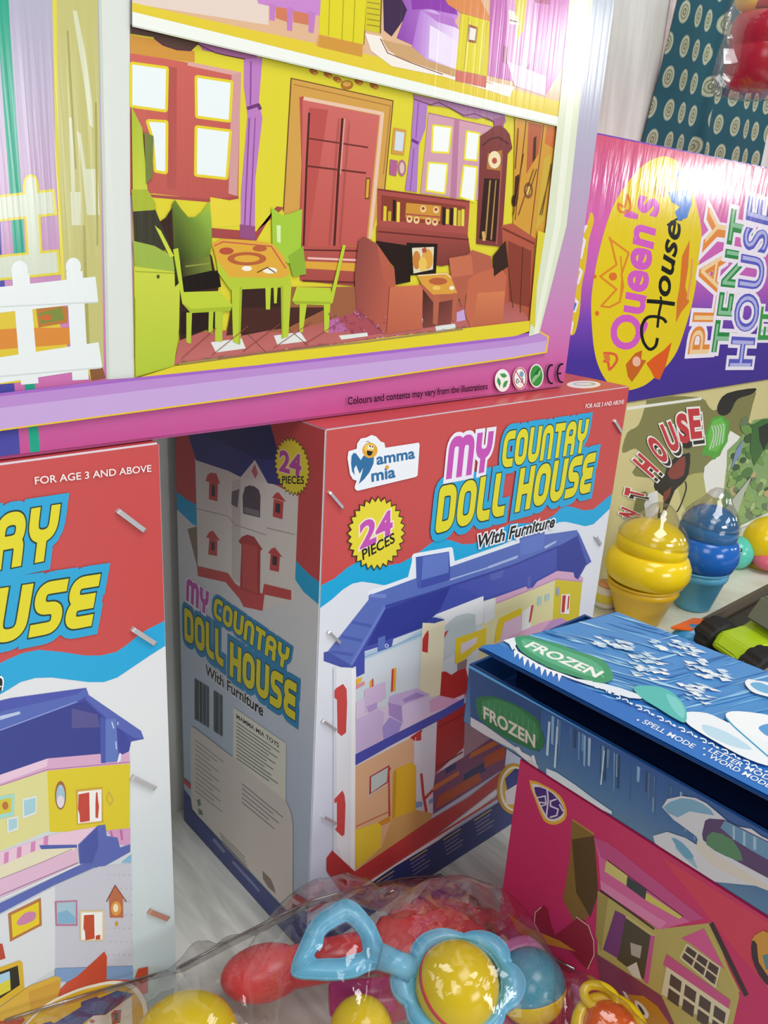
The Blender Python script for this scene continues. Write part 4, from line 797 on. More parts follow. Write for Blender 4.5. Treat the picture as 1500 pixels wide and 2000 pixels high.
# ---------------------------------------------------------------- pink toy house carton and blue game carton (right front)
FX = .42; FZ = .219; FY1 = .296
tf = thing('pink_toy_house_carton', (FX+.08, FY1-.2, 0), 'deep pink carton printed with a toy cottage, underneath the blue game carton', 'toy box')
carton('carton', tf, FX, FX+.15, FY1-.42, FY1, 0, FZ, ['#cf3068', '#cf3068', '#cf3068', '#cf3068', '#cf3068', '#c23a6c'], PRINT)
f = Face((FX, FY1, 0), (-1, 0, 0), (0, -1, 0), (.0008, .0008), (.419, FZ-.0008))
f.base('#cf3068')
def fp(s): return [(980+x/2.8846, 1480+y/2.8846) for x, y in pts(s)]
def P(c, s, sm=0): f.p(c, fp(s), sm)
P('#d8405a', '900,560 1500,930 1500,1300 1250,1000')
P('#e9b23a', '155,125 260,165 330,215 366,290 355,350 300,378 250,365 225,330 190,240', 2); P('#e8dcd6', '168,145 258,175 322,225 352,290 345,335 298,360 258,350 235,320 200,240', 2); P('#4a2a7c', '182,165 255,180 312,228 348,290 335,325 295,345 262,338 240,305 208,240', 2)
f.line('#e4dcea', fp('255,170 262,240 250,340'), 3); f.line('#e4dcea', fp('200,225 245,215 250,255 205,250'), 2.6); f.line('#e4dcea', fp('215,275 252,262'), 2.6); f.line('#e4dcea', fp('310,232 275,245 275,272 318,290 310,325 272,335'), 3); f.line('#e4dcea', fp('325,262 345,300'), 3)
P('#8a6a30', '395,350 520,432 545,760 440,980 345,800 385,560'); P('#5a4220', '395,460 520,440 545,760 500,900 420,760'); f.line('#c08a4a', fp('398,348 520,430'), 3)
P('#c0b064', '540,750 880,965 1180,930 1340,1340 1290,1560 1000,1560 780,1260 540,1110'); P('#a89850', '540,760 600,790 560,1100 530,1000')
P('#dd6aa2', '520,448 640,510 1130,900 1060,925 890,968 560,745 545,560'); P('#e58ab6', '555,690 880,900 930,925 890,968 560,745'); P('#c8508c', '520,448 600,480 1140,905 1060,925 560,560')
P('#d8cc7c', '590,578 710,665 705,722 580,640'); P('#3a4048', '708,668 818,742 808,800 703,722'); P('#d8cc64', '815,760 1020,895 1000,908 808,800'); f.line('#6a2040', fp('596,576 1024,896'), 2)
f.line('#3a3424', fp('555,745 860,965'), 4)
P('#4e4634', '690,880 860,1000 820,1265 650,1135'); P('#ccc078', '690,876 870,1000 862,1016 686,892'); P('#7c3a7a', '640,858 700,890 655,1130 570,1080'); P('#cf5c94', '840,1000 864,1004 826,1275 800,1258'); P('#e0d8cc', '705,1180 760,1150 790,1250 740,1230'); P('#b8b0a4', '725,1040 790,1060 780,1130 730,1110')
f.line('#3c2c2c', fp('1180,930 1380,1340'), 9); f.line('#c8b460', fp('1170,985 1335,1320'), 6)
P('#dc5c96', '1012,1015 1140,960 1255,1190 1070,1050'); P('#7a5a40', '1040,1050 1230,1180 1215,1285 1005,1125')
for a, b in ((0, 1/3), (1/3, 2/3), (2/3, 1)):
    for c, d in ((0, .5), (.5, 1)):
        q = lambda u, v: (1045+185*u-35*v, 1052+128*u+75*v+25*u*v); P('#4c3c3c', ' '.join('%f,%f' % q(u, v) for u, v in ((a+.05, c+.1), (b-.03, c+.1), (b-.03, d-.04), (a+.05, d-.04))))
f.line('#e4d8b4', fp('1045,1052 1230,1180 1205,1290 1008,1125'), 3.4, True); 
for u in (1/3, 2/3): f.line('#e4d8b4', fp('%f,%f %f,%f' % (1045+185*u, 1052+128*u, 1008+197*u, 1125+165*u)), 3.2)
f.line('#e4d8b4', fp('1026,1088 1218,1235'), 3)
P('#d0588e', '930,1105 1290,1365 1275,1425 910,1165'); P('#e4d8b4', '930,1175 1290,1420 1260,1540 900,1330')
for a in (0, .25, .5, .75):
    for c, d in ((0, .5), (.5, 1)):
        q = lambda u, v: (945+330*u-22*v, 1195+235*u+160*v); P('#54443c', ' '.join('%f,%f' % q(u, v) for u, v in ((a+.03, c+.08), (a+.22, c+.08), (a+.22, d-.03), (a+.03, d-.03))))
P('#8a3a5c', '530,1100 780,1260 900,1340 1000,1560 600,1560'); P('#c88a20', '690,1330 800,1340 880,1400 990,1560 780,1560'); P('#efe6d8', '750,1365 790,1385 830,1440 815,1470 770,1430', 2); P('#3c2c20', '765,1390 785,1400 808,1440 795,1445', 2); P('#efe6d8', '680,1310 700,1320 740,1400 720,1390')
P('#9c2338', '180,880 220,840 260,850 300,1000 430,900 490,950 520,1030 520,1120 480,1190 380,1080 260,1020 185,940', 2); f.line('#e6c0b8', fp('225,840 190,870 185,930 210,980'), 2); f.line('#e6c0b8', fp('420,895 490,945 520,1030 522,1110 485,1190'), 2); P('#d88a30', '40,875 140,950 330,1030 420,1090 220,1040 90,980')
P('#d89a3a', '1425,1000 1520,990 1520,1290 1470,1230 1420,1130 1410,1060', 2); P('#3c2430', '1412,1030 1440,1050 1450,1150 1510,1240 1510,1290 1450,1220 1410,1120', 2); P('#5a8a8c', '1470,1110 1520,1100 1520,1190 1490,1190')
f.done('front_panel', tf, PRINT)

GY1 = .352; GZ0 = FZ+.001; GZ1 = .2705
tg = thing('blue_game_carton', (FX+.07, GY1-.2, GZ0), 'shiny blue spelling game carton with lifted lid, on the deep pink toy cottage carton', 'toy box')
bm = bmesh.new()
def quad(*p): bm.faces.new([bm.verts.new(q) for q in p])
x0, x1, y0, y1, t = FX, FX+.146, GY1-.46, GY1, .0025
for a in ((x0, x0+t, y0, y1), (x1-t, x1, y0, y1), (x0+t, x1-t, y0, y0+t), (x0+t, x1-t, y1-t, y1)):
    r = bmesh.ops.create_cube(bm, size=1)['verts']
    for v in r: v.co = Vector(((a[0]+a[1])/2+v.co.x*(a[1]-a[0]), (a[2]+a[3])/2+v.co.y*(a[3]-a[2]), (GZ0+GZ1)/2+v.co.z*(GZ1-GZ0)))
r = bmesh.ops.create_cube(bm, size=1)['verts']
for v in r: v.co = Vector(((x0+x1)/2+v.co.x*(x1-x0-.006), (y0+y1)/2+v.co.y*(y1-y0-.006), GZ0+.012+v.co.z*.024))
CARD = mat('navy_card', '#16407c', .35); from_bm('carton', bm, CARD, tg)
from_bm('inner_tray', (lambda b: (bmesh.ops.create_cube(b, size=1), [setattr(v, 'co', Vector(((x0+x1)/2+.012+v.co.x*(x1-x0-.034), (y0+y1)/2-.008+v.co.y*(y1-y0-.03), GZ1-.006+v.co.z*.024))) for v in b.verts], b)[2])(bmesh.new()), mat('dark_inner_tray', '#0c2450', .4), tg)
f = Face((FX, GY1, GZ0), (-1, 0, 0), (0, -1, 0), (.0006, .0006), (.459, GZ1-GZ0-.0004))
f.grad([(0, '#5f86a8'), (.02, '#4a74a8'), (.05, '#2f5a9c')], 8)
def g7(s): return [(900+x/2.5, 1180+y/2.5) for x, y in pts(s)]
def g8(s): return [(900+x/2.5, 1400+y/2.5) for x, y in pts(s)]
rr = random.Random(5)
for i in range(60):
    x = 1040+rr.uniform(0, 460); yt = 1375+(x-1040)*.59; h = rr.uniform(25, 80); w = rr.uniform(2, 6)
    f.p(rr.choice(['#8fb4d4', '#6a94be', '#3c6494', '#a8c4dc', '#56779c', '#2c4a70']), [(x, yt), (x+w, yt+w*.6), (x+w-2, yt+h), (x-1, yt+h-3)])
f.p('#2c4f86', g7('45,300 400,505 385,720 50,560'))
f.p('#2f7446', catmull(g7('75,470 95,452 150,448 210,465 290,500 370,555 395,610 410,680 370,715 280,680 200,640 95,560'), 3)); f.p('#3f8a56', catmull(g7('120,470 200,470 300,520 370,590 380,660 330,670 220,610 120,540'), 3))
for j in range(10): f.line('#5aa06c', g7('%d,%d %d,%d' % (110+j*28, 465+j*12, 105+j*28, 540+j*15)), 1.4)
f.t('FROZEN', (945, 1402), (1046, 1460), (945, 1379), '#e4d8cc', off=.028)
f.p('#d8d4d6', g7('50,550 120,590 260,690 275,700 300,720 340,740 380,790 380,810 260,712 50,602')); f.many('#e8e6ea', g7('260,700 285,695 300,720 330,735 350,760 320,760'), g7('345,740 360,735 375,790 355,770'))
f.p('#dcdce2', g8('985,440 1010,400 1080,385 1150,395 1200,420 1260,470 1330,530 1420,545 1510,610 1510,830 1200,800 950,615 940,580 1010,560 1100,590 1180,640 1150,580 1040,500')); f.p('#7fb0cc', g8('990,440 1080,395 1180,420 1240,480 1120,460 1060,490'), 2); f.p('#9cc0d2', g8('1060,600 1110,640 1160,740 1110,700 1050,640'), 2); f.p('#6fa8c8', g8('1030,590 1080,610 1140,680 1100,690'), 2); f.p('#e8e4e6', g8('1380,540 1510,600 1510,640 1340,560'), 1)
f.p('#e0d8cc', g8('1160,590 1260,680 1400,760 1510,830 1510,850 1380,800 1220,720 1150,640')); f.p('#5a3f6c', g8('1195,505 1215,495 1290,500 1510,610 1510,790 1380,720 1250,650 1185,600 1180,570')); f.p('#5a8a64', g8('1230,560 1330,600 1380,700 1300,680 1200,620'), 2); f.p('#6b97bb', g8('1290,505 1510,615 1510,700 1420,650 1340,600 1270,540')); f.many('#a8c4d8', g8('1330,530 1340,535 1340,600 1330,595'), g8('1380,555 1392,560 1392,630 1380,625'), g8('1430,580 1445,588 1445,650 1430,645'))
f.many('#c4dcee', g8('430,20 440,25 430,190 418,185'), g8('470,45 478,50 466,250 456,245'), g8('700,160 706,165 690,330 682,330')); f.p('#e4ecf2', g8('420,250 470,270 560,330 640,390 740,460 740,475 600,410 480,320 420,285'), 1)
f.line('#62b4ee', [(917, 1301), (1100, 1401), (1500, 1621), (1530, 1638)], 5); f.line('#14181c', [(915, 1424), (1004, 1473), (1380, 1717), (1520, 1806)], 5)
f.done('side_panel', tg, FOIL)
# lifted lid flap: a thin board whose outline follows the drawn-back card
LZ = .2885
q4 = [on_z(934, 1266, LZ), on_z(1204, 1194, LZ), None, None]
e1 = (on_z(1500, 1560, LZ)-q4[0]).normalized(); e2 = (on_z(1500, 1312, LZ)-q4[1]).normalized()
q4[3] = q4[0]+e1*.44; q4[2] = q4[1]+e2*.44
from_bm('lid', bevel_all(prism([v-Z*.0016 for v in q4], Z, .0016), .0005, 2), CARD, tg)
# tongue joining the lid to the box at the back
bm = bmesh.new(); A = [q4[1]-Z*.001, q4[2]-Z*.001, Vector((FX+.1462, q4[2].y, GZ1-.02)), Vector((FX+.1462, q4[1].y-.002, GZ1-.02))]
A = [bm.verts.new(v) for v in A]; bm.faces.new(A); bmesh.ops.solidify(bm, geom=bm.faces[:], thickness=.0015); from_bm('hinge_flap', bm, CARD, tg)
f = Face(q4[0], Z, (q4[3]-q4[0]), (-.2, -.2), (.6, .6))
f.V = []; L0 = [f.loc(934, 1266), f.loc(1204, 1194)]; L0 = [Vector(((q-q4[0]).dot(f.u), (q-q4[0]).dot(f.v))) for q in q4]
c0 = sum(L0, Vector((0, 0)))/4
L1 = [q+(c0-q).normalized()*.0012 for q in L0]
def inq(Q, poly):
    ar = sum(poly[i-1].x*poly[i].y-poly[i].x*poly[i-1].y for i in range(4)); sg = 1 if ar > 0 else -1
    for i in range(4):
        a, b = poly[i], poly[(i+1) % 4]; d = b-a; side = lambda p: sg*(d.x*(p.y-a.y)-d.y*(p.x-a.x)); R = []
        for k in range(len(Q)):
            p, q = Q[k-1], Q[k]; dp, dq = side(p), side(q)
            if (dp >= 0) != (dq >= 0): R.append(p+(q-p)*(dp/(dp-dq)))
            if dq >= 0: R.append(q)
        Q = R
        if len(Q) < 3: return []
    return Q
f.clip = lambda Q: inq(Q, L1)
f.k += 1; f.raw('#4d93d2', L1)
f.p('#2f74c4', '900,1260 934,1266 1204,1340 1500,1480 1700,1600 1700,1700 1300,1600', 0)
for i in range(150):
    x = rr.uniform(990, 1500); y = 1200+rr.uniform(0, 1)*(100+(x-990)*.35); n = rr.uniform(40, 150)
    sl = .28 if x < 1250 else -.25
    f.p(rr.choice(['#6fb0e2', '#8cc4ea', '#3f84c8', '#5a9fda', '#2f72b8', '#a6d4f0']), [(x, y), (x+n*.5, y+n*.5*sl-rr.uniform(1, 3)), (x+n, y+n*sl), (x+n*.5, y+n*.5*sl+rr.uniform(1, 3))])
for cx_, cy_, rx_, ry_, n_ in ((1250, 1303, 40, 24, 34), (1310, 1262, 50, 14, 30), (1375, 1308, 46, 18, 34), (1352, 1352, 40, 20, 26), (1200, 1262, 60, 12, 26)):
    for _ in range(n_):
        a = rr.uniform(0, 6.28); r_ = rr.random()**.6; x, y = cx_+rx_*r_*math.cos(a), cy_+ry_*r_*math.sin(a)+.2*rx_*r_*math.cos(a)
        f.p(rr.choice(['#eef6fa', '#dcecf6', '#c4e0f0', '#a8d0ea', '#f6fafc']), [(x, y), (x+rr.uniform(8, 16), y+rr.uniform(1, 4)), (x+rr.uniform(18, 30), y+rr.uniform(5, 9)), (x+rr.uniform(6, 12), y+rr.uniform(5, 8))])
f.p('#2f76c6', [(920, 1266), (975, 1262), (1000, 1275), (1060, 1312), (1150, 1350), (1262, 1402), (1400, 1470), (1520, 1530), (1640, 1590), (1640, 1640), (1500, 1566), (1100, 1356)])
f.p('#eaf4f8', catmull(g7('200,180 260,165 280,172 265,215 250,235 235,205'), 2))
f.p('#3f9c72', catmull(g7('262,172 300,164 340,166 400,186 480,205 560,236 640,262 700,290 735,340 742,372 705,395 640,390 560,365 470,338 390,300 320,262 280,225'), 3)); f.p('#58b48a', catmull(g7('300,180 400,200 520,240 640,285 700,340 640,365 520,330 400,280 310,225'), 3))
for j in range(9): f.line('#8fd0b0', g7('%d,%d %d,%d' % (300+j*45, 190+j*17, 360+j*42, 250+j*15)), 1.6)
f.t('FROZEN', (1023, 1267), (1163, 1328), (1040, 1258), '#f4f8f4', off=.03)
W_ = '#f2f8fc'
f.line(W_, g7('258,215 275,245 330,280 400,322 480,350 560,380 640,392'), 3.6)
for a, b in ((268, 240), (290, 258), (312, 275), (340, 290), (368, 308), (396, 322), (424, 334), (452, 344), (480, 352)):
    f.p(W_, g7('%d,%d %d,%d %d,%d' % (a-10, b-5, a+12, b+6, a-12+(a % 7)*2, b+40-(a % 3)*8)))
f.p('#e2f0f8', catmull(g7('560,385 700,400 830,440 900,470 820,470 700,430'), 2))
f.p('#eef6fa', catmull(g7('1100,540 1200,545 1300,590 1420,640 1520,700 1520,800 1400,770 1250,690 1120,610 1090,570'), 3)); f.p('#bfe0f0', catmull(g7('1180,600 1300,640 1420,720 1330,710 1200,650'), 3)); f.p('#f4fafc', catmull(g7('1290,550 1350,535 1520,560 1600,620 1520,690 1400,640 1320,600'), 3)); f.p('#5aa0dc', catmull(g7('1450,620 1480,600 1520,600 1540,640 1500,660'), 3))
f.line('#3fa0cc', g7('1290,565 1330,610 1420,690 1500,760'), 3, sm=3)
f.p('#eef6fa', catmull(g7('1385,400 1400,378 1440,385 1500,395 1560,430 1540,470 1480,460 1420,440'), 3)); f.p('#6fb4e0', catmull(g7('1410,400 1460,395 1530,430 1500,450 1440,430'), 3))
f.p('#58c0b8', catmull(g7('840,420 900,410 980,420 1050,460 1095,520 1095,590 1040,570 960,520 880,470'), 3)); f.p('#7cd2cc', catmull(g7('1000,450 1060,480 1090,530 1080,570 1030,520'), 3))
for j in range(9):
    x, y = 640+j*105, 398+j*54
    f.line(W_, g7('%d,%d %d,%d %d,%d %d,%d' % (x, y, x+25, y+6, x+30, y+22, x+12, y+18)), 2.2, sm=3); f.line(W_, g7('%d,%d %d,%d %d,%d' % (x+40, y+26, x+62, y+26, x+70, y+42)), 2.2, sm=3); f.ell(W_, 900+(x+84)/2.5, 1180+(y+46)/2.5, 4, 1.8, .4)
f.t('SPELL MODE', (1252, 1417), (1351, 1468), (1260, 1411), '#eef4fa', off=.012); f.ell('#eef4fa', 1245, 1412, 2.5, 1.6)
f.t('LETTER MODE', (1381, 1473), (1510, 1536), (1389, 1467), '#eef4fa', off=.012); f.ell('#eef4fa', 1374, 1468, 2.5, 1.6)
f.t('WORD MODE', (1381, 1485), (1500, 1546), (1389, 1479), '#eef4fa', off=.012); f.ell('#eef4fa', 1374, 1480, 2.5, 1.6)
fl = f; f.done('lid_print', tg, FOIL)

# ---------------------------------------------------------------- white display shelf and the things on it
WHITEB = wood_mat('worn_white_board', '#d9dccf', '#c9cab8', (2, 2, 2)); BROWN = add_bump(mat('raw_board_edge', '#5d5345', .75), 40, .5)
ts = thing('display_shelf', (1.2, .5, 0), 'worn white shelf board with a dark raw front edge, carrying the swirl toys', 'shelf')
slab('board', .69, 2.0, .400, WALLY-.004, SH-.028, SH, WHITEB, ts, .001); slab('front_edge', .69, 2.0, .3935, .3995, SH-.034, SH-.0005, BROWN, ts)
for x in (.70, 1.9): slab('support_panel', x, x+.02, .42, WALLY-.01, 0, SH-.0285, BROWN, ts)
def plastic(name, c, r=.22, **k):
    m = mat(name, c, r, **k); m.node_tree.nodes['Principled BSDF'].inputs['Subsurface Weight'].default_value = .0; return m
def clear(name, tint, gl=.12, rough=.06, alpha=.9, bump=None):
    m = bpy.data.materials.new(name); m.use_nodes = True; n = m.node_tree.nodes; L = m.node_tree.links; n.remove(n['Principled BSDF'])
    t = n.new('ShaderNodeBsdfTransparent'); t.inputs[0].default_value = (*lin(tint), 1)
    g = n.new('ShaderNodeBsdfGlossy'); g.inputs['Roughness'].default_value = rough
    lw = n.new('ShaderNodeLayerWeight'); lw.inputs[0].default_value = .35
    ma = n.new('ShaderNodeMath'); ma.operation = 'MULTIPLY_ADD'; ma.inputs[1].default_value = 1-alpha+.25; ma.inputs[2].default_value = gl
    mx = n.new('ShaderNodeMixShader'); L.new(lw.outputs['Facing'], ma.inputs[0]); L.new(ma.outputs[0], mx.inputs[0]); L.new(t.outputs[0], mx.inputs[1]); L.new(g.outputs[0], mx.inputs[2])
    L.new(mx.outputs[0], n['Material Output'].inputs['Surface'])
    if bump:
        tc = n.new('ShaderNodeTexCoord'); nz = n.new('ShaderNodeTexNoise'); nz.inputs['Scale'].default_value = bump[0]; nz.inputs['Detail'].default_value = 4; nz.inputs['Distortion'].default_value = 1.5
        bp = n.new('ShaderNodeBump'); bp.inputs['Strength'].default_value = bump[1]; bp.inputs['Distance'].default_value = .004
        L.new(tc.outputs['Object'], nz.inputs['Vector']); L.new(nz.outputs['Fac'], bp.inputs['Height']); L.new(bp.outputs[0], g.inputs['Normal']); L.new(bp.outputs[0], lw.inputs['Normal'])
    return m
CLEAR = clear('clear_plastic', '#f4f4f2', .06, .05, .9)
def cone_toy(label, x, y, s, c_cup, c_sw, up, z=SH, rs=1):
    """swirled ice-cream shaped container; s = metres per photo pixel at its place"""
    o = Vector((x, y, z)); t = thing('swirl_cup_toy', o, label, 'toy', 'ice cream shaped toys on the shelf')
    k = lambda r, h: (r*s*rs, h*s)
    from_bm('cup', lathe([k(0, 0), k(38, 0), k(42, 3), k(44, 10), k(62, 62), k(66, 66), k(68, 70), k(68, 78), k(64, 82), k(0, 82)], o, 48), c_cup, t, True)
    for v in t.children[0].data.polygons: v.use_smooth = True
    tl = Matrix.Rotation(math.radians(9), 3, Vector((.3, .95, 0)))
    from_bm('swirl', lathe([k(0, -4), k(60, -2), k(74, 8), k(81, 26), k(80, 44), k(72, 60), k(64, 66), k(0, 70)], o+Vector((0, 0, 82*s)), 48, Matrix.Rotation(math.radians(4), 3, Vector((.3, .95, 0)))), c_sw, t, True)
    from_bm('upper_swirl', lathe([k(0, 0), k(60, 0), k(67, 10), k(68, 24), k(62, 42), k(50, 56), k(34, 66), k(0, 72)], o+Vector((0, 0, 138*s)), 48, tl), up, t, True)
    from_bm('clear_dome', lathe([k(67, 30), k(69, 36), k(62, 52), k(50, 66), k(38, 76), k(30, 86), k(24, 96), k(14, 103), k(0, 105)], o+Vector((0, 0, 138*s)), 48, tl), CLEAR, t, True)
    from_bm('seam_rim', lathe([k(66, 0), k(70, 2), k(70, 5), k(66, 7), k(66, 0)], o+Vector((0, 0, 80*s)), 48), c_cup, t, True)
    return t
PY = plastic('yellow_plastic', '#f2d21c', .16); PY2 = plastic('deep_yellow_plastic', '#dfb52a', .3); PB = plastic('blue_plastic', '#2267c0', .16); PB2 = plastic('sky_blue_plastic', '#5fb0d6', .3)
P0 = on_z(1262, 1217, SH); cone_toy('yellow swirl toy shaped like ice cream in a cup, nearest on the white shelf', P0.x, P0.y+.012, .000605, PY2, PY, PY)
TB = clear('tinted_blue_plastic', '#6fa8d8', .10, .08, .9)
P0 = on_z(1366, 1189, SH); cone_toy('blue swirl toy shaped like ice cream in a cup, just behind the yellow one', P0.x, P0.y+.010, .000640, PB2, PB, mat('clear_blue_plastic', '#4f90d0', .12, Transmission_Weight=.45), rs=.80)
# little pale tub half hidden behind the yellow toy
P0 = on_z(1180, 1182, SH); t = thing('small_round_tub', (P0.x, P0.y, SH), 'small white round tub peeping out between the red carton and the yellow swirl toy', 'tub')
from_bm('tub_body', lathe([(0, 0), (.013, 0), (.0145, .004), (.0145, .024), (.013, .027), (0, .027)], P0, 32), mat('white_tub_plastic', '#e6e2dc', .35), t, True)
from_bm('lid', lathe([(0, .0272), (.0105, .0272), (.0115, .029), (.0105, .031), (0, .031)], P0, 32), mat('peach_lid', '#e8a878', .35), t, True)
from_bm('label_band', lathe([(.0147, .008), (.0150, .009), (.0150, .018), (.0147, .019)], P0, 32), mat('yellow_label', '#e0cf4a', .4), t, True)
# turquoise headed toy bird
P0 = on_z(1446, 1110, SH); s = .00072; t = thing('toy_bird', (P0.x, P0.y, SH), 'toy bird with round turquoise head and yellow and pink body on the white shelf', 'toy')
hc = P0+Z*(29*s)+Vector((0, .01, 0)); TQ = plastic('turquoise_plastic', '#5ecdb8', .2)
from_bm('head', ball(hc, 33*s), TQ, t, True)
ey = hc+(CAM-hc).normalized()*(31.5*s)+RGT*(6*s)+UPV*(4*s); from_bm('eye', ball(ey, 5*s, 16), plastic('black_plastic', '#1c1c1c', .15), t, True); from_bm('eye_glint', ball(ey+(CAM-ey).normalized()*(4*s)+UPV*(1*s), 2.2*s, 10), plastic('white_plastic', '#eeeeee', .3), t, True)
bc = hc+RGT*.046+Vector((.006, .008, .014)); from_bm('body', ball(bc, 50*s, 32, (1.1, .9, .98)), PY, t, True)
from_bm('belly', ball(Vector((bc.x-.006, bc.y-.014, SH+.0165)), 44*s, 32, (1.15, .85, .50)), plastic('pink_plastic', '#e0687e', .25), t, True)
from_bm('foot', lathe([(0, 0), (.024, 0), (.026, .004), (.02, .012), (0, .014)], Vector((bc.x, bc.y, SH)), 28), PY, t, True)

# added crate, black to pass for the dark gap, and the toy vehicles heaped in front of the shelf
t = thing('gap_filling_crate', (.85, .3, 0), 'dark crate under the toy truck behind the blue game carton', 'crate')
slab('side_wall', .66, 1.28, .17, .385, .002, .139, mat('gap_black', '#2a2624', .6), t, .004); slab('rim', .655, 1.285, .165, .3895, .127, .1405, mat('gap_black_rim', '#34302c', .6), t, .003)
TZ = .1415
RUB = mat('black_rubber', '#1d1d1f', .6)
def wheel(parent, c, r, w, ax):
    ax = Vector(ax).normalized(); a = ax.orthogonal().normalized(); b = ax.cross(a); bm = bmesh.new(); n = 36; R = []
    for h, q in ((-w, .8), (-w*.9, .97), (-w*.5, 1), (w*.5, 1), (w*.9, .97), (w, .8), (w*.8, .55), (w*.8, 0.001)):
        R.append([bm.verts.new(c+ax*h+(a*math.cos(2*math.pi*i/n)+b*math.sin(2*math.pi*i/n))*r*q*(1 if i % 3 or q < .95 else .94)) for i in range(n)])
    for x, y in zip(R, R[1:]):
        for i in range(n): bm.faces.new((x[i], x[(i+1) % n], y[(i+1) % n], y[i]))
    bm.faces.new(R[0])
    o = from_bm('wheel', bm, RUB, parent, False)
    from_bm('hub', ball(c+ax*w*.7, r*.42, 20, (1, 1, 1)), mat('grey_hub', '#8a8f88', .4), o, True)
P0 = on_z(1503, 1266, TZ+.03); v = Vector((.92, -.38, 0)).normalized(); n2 = Vector((-v.y, v.x, 0)); LIME = plastic('lime_plastic', '#b5d823', .25)
t = thing('toy_truck', (P0.x, P0.y, TZ), 'lime green toy truck with big black wheels, half cut off by the right edge', 'toy vehicle')
bm = bmesh.new()
R = []
for d, w, h0, h1 in ((-.062, .018, .030, .036), (-.05, .026, .026, .046), (-.015, .028, .024, .050), (0, .026, .024, .062), (.03, .025, .024, .062), (.045, .027, .024, .05), (.07, .022, .028, .044)):
    c = P0+v*d; R.append([bm.verts.new(Vector((c.x, c.y, TZ))+n2*q*w+Z*h) for q, h in ((-1, h0), (-1, h1*.9), (-.75, h1), (.75, h1), (1, h1*.9), (1, h0))])
for x, y in zip(R, R[1:]):
    for i in range(6): bm.faces.new((x[i], x[(i+1) % 6], y[(i+1) % 6], y[i]))
bm.faces.new(R[0][::-1]); bm.faces.new(R[-1]); from_bm('body', bevel_all(bm, .002, 2, .4), LIME, t)
for d in (-.042, .046):
    for q in (-1, 1): wheel(t, Vector((P0.x, P0.y, TZ+.0265))+v*d+n2*q*.034, .026, .012, n2*q)
for k in range(3): from_bm('flame_stripe', tube([Vector((P0.x, P0.y, TZ))+v*(-.04+.012*k)+n2*-.0285+Z*(.030+.004*k), Vector((P0.x, P0.y, TZ))+v*(-.02+.012*k)+n2*-.0292+Z*(.033+.004*k)], .0012, 6), mat('red_stripe', '#c83a2c', .35), t)
cb = Vector((P0.x, P0.y, TZ))+v*.012
from_bm('cab', bevel_all(prism([cb+v*a+Z*b-n2*.022 for a, b in ((-.034, .058), (.036, .058), (.030, .082), (-.018, .084))], n2, .044), .003, 2), plastic('grey_cab_plastic', '#6f766a', .3), t)
for a in (-.014, .012): from_bm('cab_window', bevel_all(prism([cb+v*(a+x)+Z*z_-n2*.0225 for x, z_ in ((-.009, .064), (.009, .064), (.008, .078), (-.006, .078))], -n2, .0012), .0003, 1), plastic('dark_window', '#221f22', .15), t)
P0 = on_z(1356, 1240, TZ+.027); t = thing('orange_toy_plane', (P0.x, P0.y, TZ), 'small orange and blue toy plane lying beside the lime green truck', 'toy')
c = Vector((P0.x, P0.y, TZ)); u = (RGT-Z*RGT.z).normalized(); w = Z.cross(u); OR = plastic('orange_plastic', '#e8702a', .3); BLP = plastic('bright_blue_plastic', '#2f8fc4', .3)
from_bm('fuselage', ball(c+Z*.020, .020, 24, (1.3, .75, .95), Matrix((u, w, Z)).transposed()), BLP, t, True)
from_bm('wing', bevel_all(prism([c+u*a+w*b+Z*.034 for a, b in ((-.030, -.004), (.004, .022), (.018, .02), (.02, .012), (-.006, -.008))], Z, .004), .0012, 2), OR, t)
from_bm('tail_fin', bevel_all(prism([c+u*.020+w*a+Z*b for a, b in ((-.012, .003), (.010, .003), (.008, .026), (-.008, .028))], u, .008), .0015, 2), OR, t); from_bm('cockpit', ball(c+Z*.028-u*.006-w*.004, .008, 16), plastic('light_blue_plastic', '#5fb8dc', .2), t, True)
from_bm('nose_cone', ball(c+Z*.016-u*.022, .007, 16), OR, t, True)
# ---------------------------------------------------------------- teal cloth hanging on the wall, red toy in a clear bag
m = mat('teal_printed_cotton', '#1f6c7a', .8); nt = m.node_tree; n = nt.nodes; L = nt.links
uv = n.new('ShaderNodeUVMap'); mp = n.new('ShaderNodeMapping'); L.new(uv.outputs[0], mp.inputs[0])
def math_(op, a, b=None, c=None):
    q = n.new('ShaderNodeMath'); q.operation = op
    for i, v in enumerate((a, b, c)):
        if v is None: continue
        if hasattr(v, 'is_output'): L.new(v, q.inputs[i])
        else: q.inputs[i].default_value = v
    return q.outputs[0]
sp = n.new('ShaderNodeSeparateXYZ'); L.new(mp.outputs[0], sp.inputs[0])
def dots(ox):
    row = math_('FLOOR', sp.outputs[1]); sh = math_('MULTIPLY', math_('MODULO', math_('ABSOLUTE', row), 2.), .5)
    fx = math_('SUBTRACT', math_('FRACT', math_('ADD', sp.outputs[0], sh)), .5); fy = math_('SUBTRACT', math_('FRACT', sp.outputs[1]), .5)
    return math_('SQRT', math_('ADD', math_('MULTIPLY', math_('MULTIPLY', fx, fx), 1.0), math_('MULTIPLY', math_('MULTIPLY', fy, fy), .72)))
d = dots(0)
cr = n.new('ShaderNodeValToRGB'); cr.color_ramp.interpolation = 'CONSTANT'; e = cr.color_ramp.elements
for p_, c_ in ((0, '#a8ab8a'), (.05, '#5f6a50'), (.09, '#a4a88c'), (.16, '#74806c'), (.20, '#b0b598'), (.27, '#86998c')):
    q = e[0] if p_ == 0 else e.new(p_); q.position = p_; q.color = (*lin(c_), 1)
q = e[1] if len(e) < 7 else None
